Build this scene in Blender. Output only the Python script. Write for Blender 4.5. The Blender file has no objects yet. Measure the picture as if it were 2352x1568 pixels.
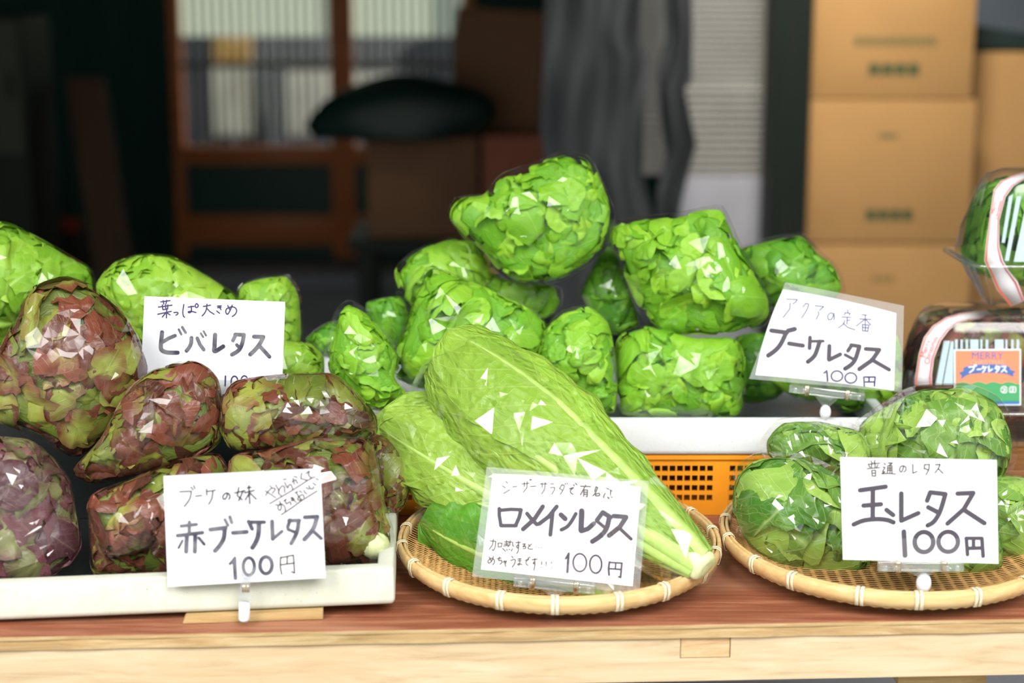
import bpy, bmesh, math, random
import numpy as np
from mathutils import Vector, Matrix

# ------------------------------------------------------------------ camera
W, H, F = 2352.0, 1568.0, 3920.0          # frame in pixels, focal length in pixels
TZ = 0.72                                  # table top height
CAM = np.array([0.0, -1.55, TZ + 0.61])
PITCH = math.radians(12.0)
FWD = np.array([0, math.cos(PITCH), -math.sin(PITCH)])
RGT = np.array([1.0, 0, 0])
UPV = np.array([0, math.sin(PITCH), math.cos(PITCH)])
scene = bpy.context.scene
COL = scene.collection
cd = bpy.data.cameras.new('camera')
cam = bpy.data.objects.new('camera', cd)
COL.objects.link(cam)
cam.location = CAM
cam.rotation_euler = (math.pi / 2 - PITCH, 0, 0)
cd.sensor_width = 36.0
cd.lens = 36.0 * F / W
cd.clip_start = 0.05
cd.clip_end = 200
cd.dof.use_dof = True
cd.dof.focus_distance = 1.80
cd.dof.aperture_fstop = 2.8
scene.camera = cam

# ------------------------------------------------------------------ view, world, light
scene.view_settings.view_transform = 'Standard'
scene.view_settings.look = 'None'
scene.view_settings.exposure = 0.0
scene.view_settings.gamma = 1.0
scene.view_settings.use_curve_mapping = False
scene.cycles.transparent_max_bounces = 16
scene.cycles.max_bounces = 5
scene.cycles.diffuse_bounces = 3
scene.cycles.glossy_bounces = 3
scene.cycles.sample_clamp_indirect = 6.0

world = bpy.data.worlds.new('sky')
scene.world = world
world.use_nodes = True
wn = world.node_tree
wn.nodes.clear()
w_tc = wn.nodes.new('ShaderNodeTexCoord')
w_sep = wn.nodes.new('ShaderNodeSeparateXYZ')
w_rmp = wn.nodes.new('ShaderNodeValToRGB')
w_bg = wn.nodes.new('ShaderNodeBackground')
w_out = wn.nodes.new('ShaderNodeOutputWorld')
wn.links.new(w_tc.outputs['Generated'], w_sep.inputs[0])
wn.links.new(w_sep.outputs['Z'], w_rmp.inputs[0])
wn.links.new(w_rmp.outputs[0], w_bg.inputs[0])
wn.links.new(w_bg.outputs[0], w_out.inputs[0])
el = w_rmp.color_ramp.elements
el[0].position = 0.0
el[0].color = (0.55, 0.55, 0.52, 1)
el[1].position = 0.9
el[1].color = (0.62, 0.82, 1.0, 1)
e = el.new(0.12)
e.color = (1.5, 1.5, 1.46, 1)
e = el.new(0.45)
e.color = (0.95, 1.02, 1.06, 1)
w_bg.inputs[1].default_value = 0.62
# two bright sky lobes added ahead of the stall so the bag film glints
w_dot = wn.nodes.new('ShaderNodeVectorMath')
w_dot.operation = 'DOT_PRODUCT'
w_dot.inputs[1].default_value = (-0.45, -0.62, 0.64)
w_dot2 = wn.nodes.new('ShaderNodeVectorMath')
w_dot2.operation = 'DOT_PRODUCT'
w_dot2.inputs[1].default_value = (0.30, -0.69, 0.66)
w_max = wn.nodes.new('ShaderNodeMath')
w_max.operation = 'MAXIMUM'
wn.links.new(w_tc.outputs['Generated'], w_dot.inputs[0])
wn.links.new(w_tc.outputs['Generated'], w_dot2.inputs[0])
wn.links.new(w_dot.outputs['Value'], w_max.inputs[0])
wn.links.new(w_dot2.outputs['Value'], w_max.inputs[1])
w_lobe = wn.nodes.new('ShaderNodeMapRange')
w_lobe.interpolation_type = 'SMOOTHSTEP'
for i, q in ((1, 0.945), (2, 0.985), (3, 0.0), (4, 15.0)):
    w_lobe.inputs[i].default_value = q
wn.links.new(w_max.outputs[0], w_lobe.inputs[0])
w_bg2 = wn.nodes.new('ShaderNodeBackground')
w_bg2.inputs[0].default_value = (1.0, 0.99, 0.96, 1)
wn.links.new(w_lobe.outputs[0], w_bg2.inputs[1])
w_add = wn.nodes.new('ShaderNodeAddShader')
wn.links.new(w_bg.outputs[0], w_add.inputs[0])
wn.links.new(w_bg2.outputs[0], w_add.inputs[1])
wn.links.new(w_add.outputs[0], w_out.inputs[0])


sl = bpy.data.lights.new('sun', 'SUN')
sl.energy, sl.angle, sl.color = 5.0, math.radians(1.0), (1.0, 0.95, 0.86)
sun = bpy.data.objects.new('sun', sl)
COL.objects.link(sun)
sun.rotation_euler = Vector((-1.0, -0.35, -1.0)).to_track_quat('-Z', 'Y').to_euler()   # from behind the shop onto street and yard


def light_area(name, loc, target, size, size_y, energy, color):
    l = bpy.data.lights.new(name, 'AREA')
    l.shape = 'RECTANGLE'
    l.size, l.size_y, l.energy, l.color = size, size_y, energy, color
    o = bpy.data.objects.new(name, l)
    COL.objects.link(o)
    o.location = loc
    o.rotation_euler = (Vector(target) - Vector(loc)).to_track_quat('-Z', 'Y').to_euler()
    return o


light_area('added_fill', (0.55, 1.75, 2.5), (0.95, 3.1, 1.0), 0.5, 0.2, 8.0, (1.0, 0.95, 0.88)).data.spread = math.radians(80)  # unseen fill light, added to brighten the white crates and hanging sheets

# ------------------------------------------------------------------ helpers
rng = np.random.default_rng(7)
random.seed(7)


def ray(px, py):
    return FWD + RGT * ((px - W / 2) / F) + UPV * ((H / 2 - py) / F)


def at(px, py, Y):
    """world point seen at pixel (px, py) in the plane y = Y"""
    d = ray(px, py)
    return CAM + d * ((Y - CAM[1]) / d[1])


def on_z(px, py, z):
    d = ray(px, py)
    return CAM + d * ((z - CAM[2]) / d[2])


def on_plane(px, py, p0, n):
    d = ray(px, py)
    return CAM + d * (np.dot(p0 - CAM, n) / np.dot(d, n))


def unit(v):
    v = np.asarray(v, float)
    return v / np.linalg.norm(v)


def mesh_np(name, verts, faces, mat=None, parent=None, smooth=True, attrs=None):
    """one mesh object from arrays; faces: (n,3)/(n,4) array, or a list of index lists"""
    me = bpy.data.meshes.new(name)
    verts = np.asarray(verts, dtype=np.float32)
    if isinstance(faces, np.ndarray):
        k = faces.shape[1]
        me.vertices.add(len(verts))
        me.vertices.foreach_set('co', verts.ravel())
        me.loops.add(faces.size)
        me.loops.foreach_set('vertex_index', faces.astype(np.int32).ravel())
        me.polygons.add(len(faces))
        me.polygons.foreach_set('loop_start', np.arange(0, faces.size, k, dtype=np.int32))
        me.polygons.foreach_set('loop_total', np.full(len(faces), k, dtype=np.int32))
        me.update(calc_edges=True)
    else:
        me.from_pydata([tuple(map(float, v)) for v in verts], [], faces)
        me.update()
    if smooth:
        me.polygons.foreach_set('use_smooth', np.ones(len(me.polygons), dtype=bool))
    if attrs:
        for an, arr in attrs.items():
            a = me.attributes.new(an, 'FLOAT_VECTOR', 'POINT')
            a.data.foreach_set('vector', np.asarray(arr, dtype=np.float32).ravel())
    o = bpy.data.objects.new(name, me)
    COL.objects.link(o)
    if mat is not None:
        me.materials.append(mat)
    if parent is not None:
        o.parent = parent
        o.matrix_parent_inverse = Matrix.Translation(-Vector(parent.location)) if not parent.rotation_euler.to_quaternion().angle > 1e-6 else parent.matrix_basis.inverted()
    return o


def empty(name, loc, label=None, cat=None, group=None):
    o = bpy.data.objects.new(name, None)
    COL.objects.link(o)
    o.location = tuple(map(float, loc))
    o.empty_display_size = 0.03
    if label:
        tag(o, label, cat, group)
    return o


def tag(o, label, cat, group=None):
    o['label'] = label
    o['category'] = cat
    if group:
        o['group'] = group
    return o


def structure(o):
    o['kind'] = 'structure'
    return o


class MB:
    """collects shapes into ONE mesh"""

    def __init__(self):
        self.v, self.f = [], []

    def add(self, verts, faces):
        b = len(self.v)
        self.v.extend([tuple(map(float, p)) for p in verts])
        self.f.extend([[b + i for i in fc] for fc in faces])
        return self

    def box8(self, p):
        """p: 8 corners, bottom 4 then top 4, same winding"""
        return self.add(p, [[3, 2, 1, 0], [4, 5, 6, 7], [0, 1, 5, 4], [1, 2, 6, 5], [2, 3, 7, 6], [3, 0, 4, 7]])

    def box(self, lo, hi):
        x0, y0, z0 = lo
        x1, y1, z1 = hi
        return self.box8([(x0, y0, z0), (x1, y0, z0), (x1, y1, z0), (x0, y1, z0),
                          (x0, y0, z1), (x1, y0, z1), (x1, y1, z1), (x0, y1, z1)])

    def obox(self, c, ax, ay, az):
        """box about centre c with half-axis vectors"""
        c, ax, ay, az = map(lambda q: np.asarray(q, float), (c, ax, ay, az))
        return self.box8([c - ax - ay - az, c + ax - ay - az, c + ax + ay - az, c - ax + ay - az,
                          c - ax - ay + az, c + ax - ay + az, c + ax + ay + az, c - ax + ay + az])

    def tube(self, pts, r, n=8, caps=True):
        pts = [np.asarray(p, float) for p in pts]
        rs = r if isinstance(r, (list, tuple)) else [r] * len(pts)
        b = len(self.v)
        ref = np.array([0.123, 0.456, 0.88])
        for i, p in enumerate(pts):
            t = unit(pts[min(i + 1, len(pts) - 1)] - pts[max(i - 1, 0)])
            u = unit(np.cross(t, ref))
            w = np.cross(t, u)
            for k in range(n):
                a = 2 * math.pi * k / n
                self.v.append(tuple(p + rs[i] * (math.cos(a) * u + math.sin(a) * w)))
        for i in range(len(pts) - 1):
            for k in range(n):
                k2 = (k + 1) % n
                self.f.append([b + i * n + k, b + i * n + k2, b + (i + 1) * n + k2, b + (i + 1) * n + k])
        if caps:
            self.f.append([b + k for k in range(n)][::-1])
            self.f.append([b + (len(pts) - 1) * n + k for k in range(n)])
        return self

    def prism(self, poly, d):
        """closed polygon of 3D points extruded by vector d"""
        d = np.asarray(d, float)
        n = len(poly)
        p = [np.asarray(q, float) for q in poly]
        return self.add(p + [q + d for q in p],
                        [list(range(n))[::-1], list(range(n, 2 * n))] + [[i, (i + 1) % n, n + (i + 1) % n, n + i] for i in range(n)])

    def build(self, name, mat, parent=None, smooth=False, bevel=0.0, seg=2):
        o = mesh_np(name, self.v, self.f, mat, parent, smooth)
        bm = bmesh.new()
        bm.from_mesh(o.data)
        bmesh.ops.recalc_face_normals(bm, faces=bm.faces)
        bm.to_mesh(o.data)
        bm.free()
        if bevel:
            m = o.modifiers.new('soft_edges', 'BEVEL')
            m.width, m.segments, m.limit_method = bevel, seg, 'ANGLE'
            for p in o.data.polygons:
                p.use_smooth = True
            m.harden_normals = False
        return o


# ------------------------------------------------------------------ materials
class NT:
    def __init__(self, name):
        self.m = bpy.data.materials.new(name)
        self.m.use_nodes = True
        self.t = self.m.node_tree
        self.t.nodes.clear()
        self.out = self.n('ShaderNodeOutputMaterial')

    def n(self, typ, **kw):
        nd = self.t.nodes.new(typ)
        for k, v in kw.items():
            if k.startswith('i_'):
                nd.inputs[k[2:]].default_value = v
            else:
                setattr(nd, k, v)
        return nd

    def l(self, a, b):
        self.t.links.new(a, b)

    def math(self, op, a, b=None, clamp=False):
        nd = self.n('ShaderNodeMath', operation=op, use_clamp=clamp)
        for i, q in enumerate((a, b)):
            if q is None:
                continue
            if isinstance(q, (int, float)):
                nd.inputs[i].default_value = q
            else:
                self.l(q, nd.inputs[i])
        return nd.outputs[0]

    def mix(self, fac, a, b, mode='MIX'):
        nd = self.n('ShaderNodeMix', data_type='RGBA', blend_type=mode)
        for i, q in ((0, fac), (6, a), (7, b)):
            if isinstance(q, (int, float)):
                nd.inputs[i].default_value = q
            elif isinstance(q, tuple):
                nd.inputs[i].default_value = q if len(q) == 4 else q + (1,)
            else:
                self.l(q, nd.inputs[i])
        return nd.outputs[2]

    def ramp(self, fac, stops):
        nd = self.n('ShaderNodeValToRGB')
        els = nd.color_ramp.elements
        for i, (p, c) in enumerate(stops):
            e = els[i] if i < 2 else els.new(p)
            e.position = p
            e.color = c if len(c) == 4 else tuple(c) + (1,)
        self.l(fac, nd.inputs[0])
        return nd.outputs[0]

    def done(self, sh):
        self.l(sh, self.out.inputs['Surface'])
        return self.m


def S(r, g, b):
    """sRGB 0-255 to linear"""
    f = lambda c: (c / 255 / 12.92) if c / 255 <= 0.04045 else ((c / 255 + 0.055) / 1.055) ** 2.4
    return (f(r), f(g), f(b))


def plain(name, col, rough=0.5, noise=0.0, scale=20.0, bump=0.0, metal=0.0, spec=0.5, stretch=(1, 1, 1), col2=None):
    t = NT(name)
    p = t.n('ShaderNodeBsdfPrincipled', i_Roughness=rough, i_Metallic=metal)
    p.inputs['Specular IOR Level'].default_value = spec
    p.inputs['Base Color'].default_value = tuple(col) + (1,)
    if noise or bump or col2:
        tc = t.n('ShaderNodeTexCoord')
        mp = t.n('ShaderNodeMapping')
        mp.inputs['Scale'].default_value = stretch
        t.l(tc.outputs['Object'], mp.inputs[0])
        nz = t.n('ShaderNodeTexNoise', i_Scale=scale, i_Detail=6.0)
        t.l(mp.outputs[0], nz.inputs['Vector'])
        c2 = col2 if col2 else tuple(c * (1 - noise) for c in col)
        r = t.ramp(nz.outputs[0], [(0.35, col), (0.65, c2)])
        t.l(r, p.inputs['Base Color'])
        if bump:
            b = t.n('ShaderNodeBump', i_Strength=bump, i_Distance=0.002)
            t.l(nz.outputs[0], b.inputs['Height'])
            t.l(b.outputs[0], p.inputs['Normal'])
    return t.done(p.outputs[0])


def leaf_material(name, c_lo, c_hi, c_vein, red=None, vein=0.5, rough=0.42, transl=0.2, pucker=8.0, bump=0.5, edge=None):
    """lettuce leaf: per-leaf tint, net of veins, puckered blade, light passing through"""
    t = NT(name)
    auv = t.n('ShaderNodeAttribute', attribute_name='leaf_uv')
    ati = t.n('ShaderNodeAttribute', attribute_name='leaf_tint')
    su = t.n('ShaderNodeSeparateXYZ')
    t.l(auv.outputs['Vector'], su.inputs[0])
    st = t.n('ShaderNodeSeparateXYZ')
    t.l(ati.outputs['Vector'], st.inputs[0])
    x, y = su.outputs[0], su.outputs[1]
    tint, rim, rnd = st.outputs[0], st.outputs[1], st.outputs[2]
    nz = t.n('ShaderNodeTexNoise', i_Scale=3.0, i_Detail=3.0)
    t.l(auv.outputs['Vector'], nz.inputs['Vector'])
    f = t.math('ADD', t.math('MULTIPLY', tint, 0.75), t.math('MULTIPLY', nz.outputs[0], 0.4))
    f = t.math('SUBTRACT', f, 0.08, True)
    col = t.mix(f, tuple(c_lo), tuple(c_hi))
    if red:
        nr = t.n('ShaderNodeTexNoise', i_Scale=1.4, i_Detail=4.0, i_Distortion=0.3)
        t.l(auv.outputs['Vector'], nr.inputs['Vector'])
        g = t.math('ADD', t.math('MULTIPLY', rnd, 0.95), t.math('MULTIPLY', rim, 0.45))
        g = t.math('ADD', g, t.math('MULTIPLY', t.math('SUBTRACT', nr.outputs[0], 0.5), 1.1))
        g = t.math('MULTIPLY', t.math('SUBTRACT', g, 0.36), 2.2, True)
        rc = t.mix(tint, tuple(red[0]), tuple(red[1]))
        col = t.mix(g, col, rc)
    # veins: midrib, side ribs, net
    ay = t.math('ABSOLUTE', y)
    mid = t.math('SUBTRACT', 1.0, t.math('MULTIPLY', ay, 28.0), True)
    s = t.math('FRACT', t.math('MULTIPLY', t.math('SUBTRACT', x, t.math('MULTIPLY', ay, 0.8)), 6.5))
    lat = t.math('SUBTRACT', 1.0, t.math('MULTIPLY', t.math('ABSOLUTE', t.math('SUBTRACT', s, 0.5)), 14.0), True)
    vo = t.n('ShaderNodeTexVoronoi', feature='DISTANCE_TO_EDGE', i_Scale=pucker)
    t.l(auv.outputs['Vector'], vo.inputs['Vector'])
    net = t.math('SUBTRACT', 1.0, t.math('MULTIPLY', vo.outputs[0], 16.0), True)
    v = t.math('MAXIMUM', mid, t.math('MAXIMUM', t.math('MULTIPLY', lat, 0.6), t.math('MULTIPLY', net, 0.3)))
    col = t.mix(t.math('MULTIPLY', v, vein), col, tuple(c_vein))
    p = t.n('ShaderNodeBsdfPrincipled', i_Roughness=rough)
    p.inputs['Specular IOR Level'].default_value = 0.35
    t.l(col, p.inputs['Base Color'])
    b = t.n('ShaderNodeBump', i_Strength=bump, i_Distance=0.0025)
    sm = t.n('ShaderNodeTexVoronoi', feature='SMOOTH_F1', i_Scale=pucker)
    sm.inputs['Smoothness'].default_value = 0.9
    wp = t.n('ShaderNodeVectorMath', operation='MULTIPLY_ADD')
    t.l(nz.outputs[1], wp.inputs[0])
    wp.inputs[1].default_value = (0.25, 0.25, 0.0)
    t.l(auv.outputs['Vector'], wp.inputs[2])
    t.l(wp.outputs[0], sm.inputs['Vector'])
    t.l(wp.outputs[0], vo.inputs['Vector'])
    hgt = t.math('SUBTRACT', t.math('MULTIPLY', sm.outputs[0], -1.6), t.math('MULTIPLY', v, 0.25))
    t.l(hgt, b.inputs['Height'])
    t.l(b.outputs[0], p.inputs['Normal'])
    tr = t.n('ShaderNodeBsdfTranslucent')
    t.l(t.mix(1.0, col, (1.15, 1.1, 0.7), 'MULTIPLY'), tr.inputs[0])
    t.l(b.outputs[0], tr.inputs[1])
    mx = t.n('ShaderNodeMixShader')
    mx.inputs[0].default_value = transl
    t.l(p.outputs[0], mx.inputs[1])
    t.l(tr.outputs[0], mx.inputs[2])
    return t.done(mx.outputs[0])


def clear_film(name, f0=0.07, power=4.0, grazing=0.75, rough=0.05, haze=0.0, bump=0.0, bscale=60.0, stretch=(1, 1, 1), tint=(1, 1, 1)):
    """thin clear plastic: mostly see-through, mirror-like towards grazing, optional milkiness"""
    t = NT(name)
    lw = t.n('ShaderNodeLayerWeight', i_Blend=0.5)
    tr = t.n('ShaderNodeBsdfTransparent')
    tr.inputs[0].default_value = tuple(tint) + (1,)
    gl = t.n('ShaderNodeBsdfGlossy', i_Roughness=rough)
    gl.inputs[0].default_value = (1, 1, 1, 1)
    if bump:
        tc = t.n('ShaderNodeTexCoord')
        mp = t.n('ShaderNodeMapping')
        mp.inputs['Scale'].default_value = stretch
        t.l(tc.outputs['Object'], mp.inputs[0])
        vo = t.n('ShaderNodeTexVoronoi', feature='F1', i_Scale=bscale)
        t.l(mp.outputs[0], vo.inputs['Vector'])
        nz = t.n('ShaderNodeTexNoise', i_Scale=bscale * 0.6, i_Detail=2.0, i_Distortion=1.0)
        t.l(mp.outputs[0], nz.inputs['Vector'])
        h = t.math('ADD', t.math('MULTIPLY', vo.outputs[0], 0.6), nz.outputs[0])
        b = t.n('ShaderNodeBump', i_Strength=bump, i_Distance=0.004)
        t.l(h, b.inputs['Height'])
        t.l(b.outputs[0], gl.inputs['Normal'])
        t.l(b.outputs[0], lw.inputs['Normal'])
    f = t.math('MULTIPLY', t.math('POWER', lw.outputs['Facing'], power), grazing)
    f = t.math('ADD', f, f0, True)
    mx = t.n('ShaderNodeMixShader')
    t.l(f, mx.inputs[0])
    t.l(tr.outputs[0], mx.inputs[1])
    t.l(gl.outputs[0], mx.inputs[2])
    sh = mx.outputs[0]
    if haze:
        df = t.n('ShaderNodeBsdfDiffuse')
        df.inputs[0].default_value = (0.9, 0.92, 0.93, 1)
        m2 = t.n('ShaderNodeMixShader')
        m2.inputs[0].default_value = haze
        t.l(sh, m2.inputs[1])
        t.l(df.outputs[0], m2.inputs[2])
        sh = m2.outputs[0]
    return t.done(sh)


def wood(name, c1, c2, c3, axis='X', scale=6.0, rough=0.6, bump=0.25, stain=None):
    """grained timber: long streaks along one axis, optional worn patches"""
    t = NT(name)
    tc = t.n('ShaderNodeTexCoord')
    mp = t.n('ShaderNodeMapping')
    k = {'X': (0.07, 1, 1), 'Y': (1, 0.07, 1), 'Z': (1, 1, 0.07)}[axis]
    mp.inputs['Scale'].default_value = tuple(q * scale for q in k)
    t.l(tc.outputs['Object'], mp.inputs[0])
    n1 = t.n('ShaderNodeTexNoise', i_Scale=14.0, i_Detail=8.0, i_Roughness=0.65, i_Distortion=0.6)
    t.l(mp.outputs[0], n1.inputs['Vector'])
    n2 = t.n('ShaderNodeTexNoise', i_Scale=3.0, i_Detail=3.0)
    t.l(mp.outputs[0], n2.inputs['Vector'])
    col = t.ramp(n1.outputs[0], [(0.3, c1), (0.7, c3), (0.5, c2)])
    col = t.mix(t.math('MULTIPLY', n2.outputs[0], 0.6), col, tuple(c2))
    if stain:
        n3 = t.n('ShaderNodeTexNoise', i_Scale=7.0, i_Detail=6.0)
        mp3 = t.n('ShaderNodeMapping')
        mp3.inputs['Scale'].default_value = tuple(0.3 if q < 1 else 1.0 for q in k)
        t.l(tc.outputs['Object'], mp3.inputs[0])
        t.l(mp3.outputs[0], n3.inputs['Vector'])
        col = t.mix(t.ramp(n3.outputs[0], [(0.5, (0, 0, 0)), (0.72, (0.8, 0.8, 0.8))]), col, tuple(stain))
    p = t.n('ShaderNodeBsdfPrincipled', i_Roughness=rough)
    p.inputs['Specular IOR Level'].default_value = 0.3
    t.l(col, p.inputs['Base Color'])
    b = t.n('ShaderNodeBump', i_Strength=bump, i_Distance=0.001)
    t.l(n1.outputs[0], b.inputs['Height'])
    t.l(b.outputs[0], p.inputs['Normal'])
    return t.done(p.outputs[0])


def foam(name, col, dirt):
    """expanded polystyrene: bead cells, scuffs and specks"""
    t = NT(name)
    tc = t.n('ShaderNodeTexCoord')
    vo = t.n('ShaderNodeTexVoronoi', feature='F1', i_Scale=260.0)
    t.l(tc.outputs['Object'], vo.inputs['Vector'])
    nz = t.n('ShaderNodeTexNoise', i_Scale=22.0, i_Detail=8.0, i_Roughness=0.7)
    t.l(tc.outputs['Object'], nz.inputs['Vector'])
    sp = t.n('ShaderNodeTexNoise', i_Scale=240.0, i_Detail=2.0)
    t.l(tc.outputs['Object'], sp.inputs['Vector'])
    c = t.mix(t.ramp(nz.outputs[0], [(0.45, (0, 0, 0)), (0.8, (0.55, 0.55, 0.55))]), tuple(col), tuple(dirt))
    c = t.mix(t.ramp(sp.outputs[0], [(0.68, (0, 0, 0)), (0.78, (0.5, 0.5, 0.5))]), c, (0.2, 0.17, 0.12))
    p = t.n('ShaderNodeBsdfPrincipled', i_Roughness=0.7)
    p.inputs['Specular IOR Level'].default_value = 0.25
    t.l(c, p.inputs['Base Color'])
    b = t.n('ShaderNodeBump', i_Strength=0.12, i_Distance=0.0008)
    t.l(t.math('ADD', vo.outputs[0], t.math('MULTIPLY', nz.outputs[0], 0.8)), b.inputs['Height'])
    t.l(b.outputs[0], p.inputs['Normal'])
    return t.done(p.outputs[0])


M = {}
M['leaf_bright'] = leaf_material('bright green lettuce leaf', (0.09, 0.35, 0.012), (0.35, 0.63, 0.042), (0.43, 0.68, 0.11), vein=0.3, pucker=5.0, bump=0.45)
M['leaf_shadow'] = leaf_material('shade darkened lettuce leaf', (0.05, 0.27, 0.016), (0.25, 0.54, 0.04), (0.34, 0.62, 0.1), vein=0.3, pucker=5.0, bump=0.45)  # bright leaf darkened in colour, shade painted in for bags in the gaps
M['leaf_viva'] = leaf_material('yellow green loose lettuce leaf', (0.13, 0.37, 0.014), (0.37, 0.6, 0.055), (0.46, 0.66, 0.16), vein=0.4, pucker=6.5, bump=0.45)
M['leaf_red'] = leaf_material('red and olive lettuce leaf', (0.05, 0.095, 0.01), (0.33, 0.36, 0.06), (0.4, 0.4, 0.13),
                              red=((0.026, 0.008, 0.007), (0.2, 0.054, 0.03)), vein=0.18, pucker=4.5, bump=0.45, rough=0.33, transl=0.1)
M['leaf_purple'] = leaf_material('purple tinged lettuce leaf', (0.09, 0.1, 0.03), (0.33, 0.33, 0.13), (0.4, 0.33, 0.22),
                                 red=((0.035, 0.011, 0.016), (0.2, 0.07, 0.085)), vein=0.2, pucker=4.5, bump=0.45, rough=0.33, transl=0.22)
M['leaf_iceberg'] = leaf_material('iceberg lettuce leaf', (0.025, 0.16, 0.014), (0.43, 0.64, 0.12), (0.64, 0.79, 0.33), vein=0.42, pucker=6.0, bump=0.9, rough=0.35)
M['leaf_romaine'] = leaf_material('romaine lettuce leaf', (0.15, 0.34, 0.02), (0.37, 0.55, 0.075), (0.46, 0.62, 0.16), vein=0.55, pucker=19.0, bump=0.8, rough=0.4)
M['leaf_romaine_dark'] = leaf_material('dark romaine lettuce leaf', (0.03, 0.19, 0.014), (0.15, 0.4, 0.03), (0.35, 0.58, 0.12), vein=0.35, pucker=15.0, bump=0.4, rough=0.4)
M['core_green'] = plain('lettuce heart', (0.06, 0.2, 0.015), 0.6, 0.4, 60)
M['core_red'] = plain('red lettuce heart', (0.03, 0.02, 0.01), 0.6, 0.4, 60)
M['stump'] = plain('cut lettuce stump', S(222, 228, 170), 0.5, 0.25, 120, 0.2)
M['rib_white'] = plain('pale lettuce rib', S(172, 205, 100), 0.45, 0.2, 90, 0.2)
M['film'] = clear_film('crisp clear bag film', f0=0.038, power=4.0, grazing=0.45, rough=0.03, bump=0.28, bscale=26.0, stretch=(1, 1, 0.4))
M['film_tight'] = clear_film('tight clear bag film', f0=0.085, power=4.0, grazing=0.45, rough=0.03, bump=0.12, bscale=36.0, stretch=(0.4, 1, 2.2))
M['film_loose'] = clear_film('loose crinkled bag film', f0=0.07, power=4.0, grazing=0.5, rough=0.03, bump=0.15, bscale=30.0, haze=0.0)
M['laminate'] = clear_film('laminating sleeve', f0=0.08, power=3.0, grazing=0.6, rough=0.08, haze=0.09)
M['acrylic'] = clear_film('clear acrylic', f0=0.16, power=2.5, grazing=0.7, rough=0.06, haze=0.05, tint=(0.95, 0.97, 0.98))
M['acrylic_flap'] = clear_film('thin clear flap', f0=0.03, power=3, grazing=0.35, rough=0.05, haze=0.015)
M['clamshell'] = clear_film('clear moulded pack', f0=0.045, power=2.6, grazing=0.7, rough=0.05, haze=0.02, tint=(0.97, 0.97, 0.96))
M['paper'] = plain('white card', S(220, 220, 225), 0.55, spec=0.2)
M['paper_cream'] = plain('white paper', S(244, 243, 243), 0.55, spec=0.2)
M['ink_grey'] = plain('grey black marker ink', S(72, 66, 76), 0.4)
M['ink_mottled'] = plain('gloss patched marker ink', S(52, 50, 66), 0.3, 0, 60, col2=S(120, 118, 124))  # paler patches paint the gloss on the ink into its colour
M['ink_purple'] = plain('violet black pen ink', S(58, 46, 92), 0.4)
M['ink_brown'] = plain('thin dark pen ink', S(78, 68, 62), 0.45)
M['ink_black'] = plain('black pen ink', S(44, 36, 42), 0.45)
M['ink_blue'] = plain('thin blue black pen ink', S(88, 88, 128), 0.45)
M['chrome'] = plain('chrome band', S(205, 190, 165), 0.18, metal=1.0)
M['white_plastic'] = plain('milky white plastic', S(228, 232, 236), 0.3)
M['foam_cream'] = foam('weathered white foam', S(202, 204, 190), S(184, 180, 148))
M['foam_white'] = foam('clean white foam', S(212, 215, 216), S(200, 200, 192))
M['orange'] = plain('orange crate plastic', S(236, 148, 32), 0.35, 0.15, 15, 0.05)
M['table_top'] = wood('worn red brown plywood face', S(92, 50, 34), S(140, 82, 58), S(178, 124, 96), 'X', 9.0, 0.5, 0.15, stain=S(196, 150, 118))
M['ply_edge'] = wood('layered plywood edge', S(132, 98, 62), S(174, 146, 102), S(204, 184, 146), 'X', 10.0, 0.7, 0.4, stain=S(128, 112, 72))
M['pale_wood'] = wood('pale weathered timber', S(166, 138, 102), S(192, 170, 136), S(206, 188, 160), 'X', 7.0, 0.65, 0.3, stain=S(184, 150, 108))
M['end_grain'] = wood('end grain timber', S(152, 116, 80), S(190, 158, 116), S(214, 190, 152), 'X', 16.0, 0.8, 0.6)
M['shim'] = wood('split plywood scrap', S(140, 108, 68), S(176, 146, 98), S(196, 170, 124), 'X', 10.0, 0.8, 0.5)
M['bamboo'] = wood('pale bamboo', S(190, 148, 90), S(212, 176, 120), S(224, 196, 148), 'X', 8.0, 0.42, 0.1)
M['bamboo_strip'] = wood('woven bamboo strips', S(176, 124, 66), S(206, 158, 96), S(224, 184, 124), 'X', 12.0, 0.55, 0.1)
M['binding'] = plain('cream cane binding', S(238, 222, 184), 0.5, 0.12, 40)

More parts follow.
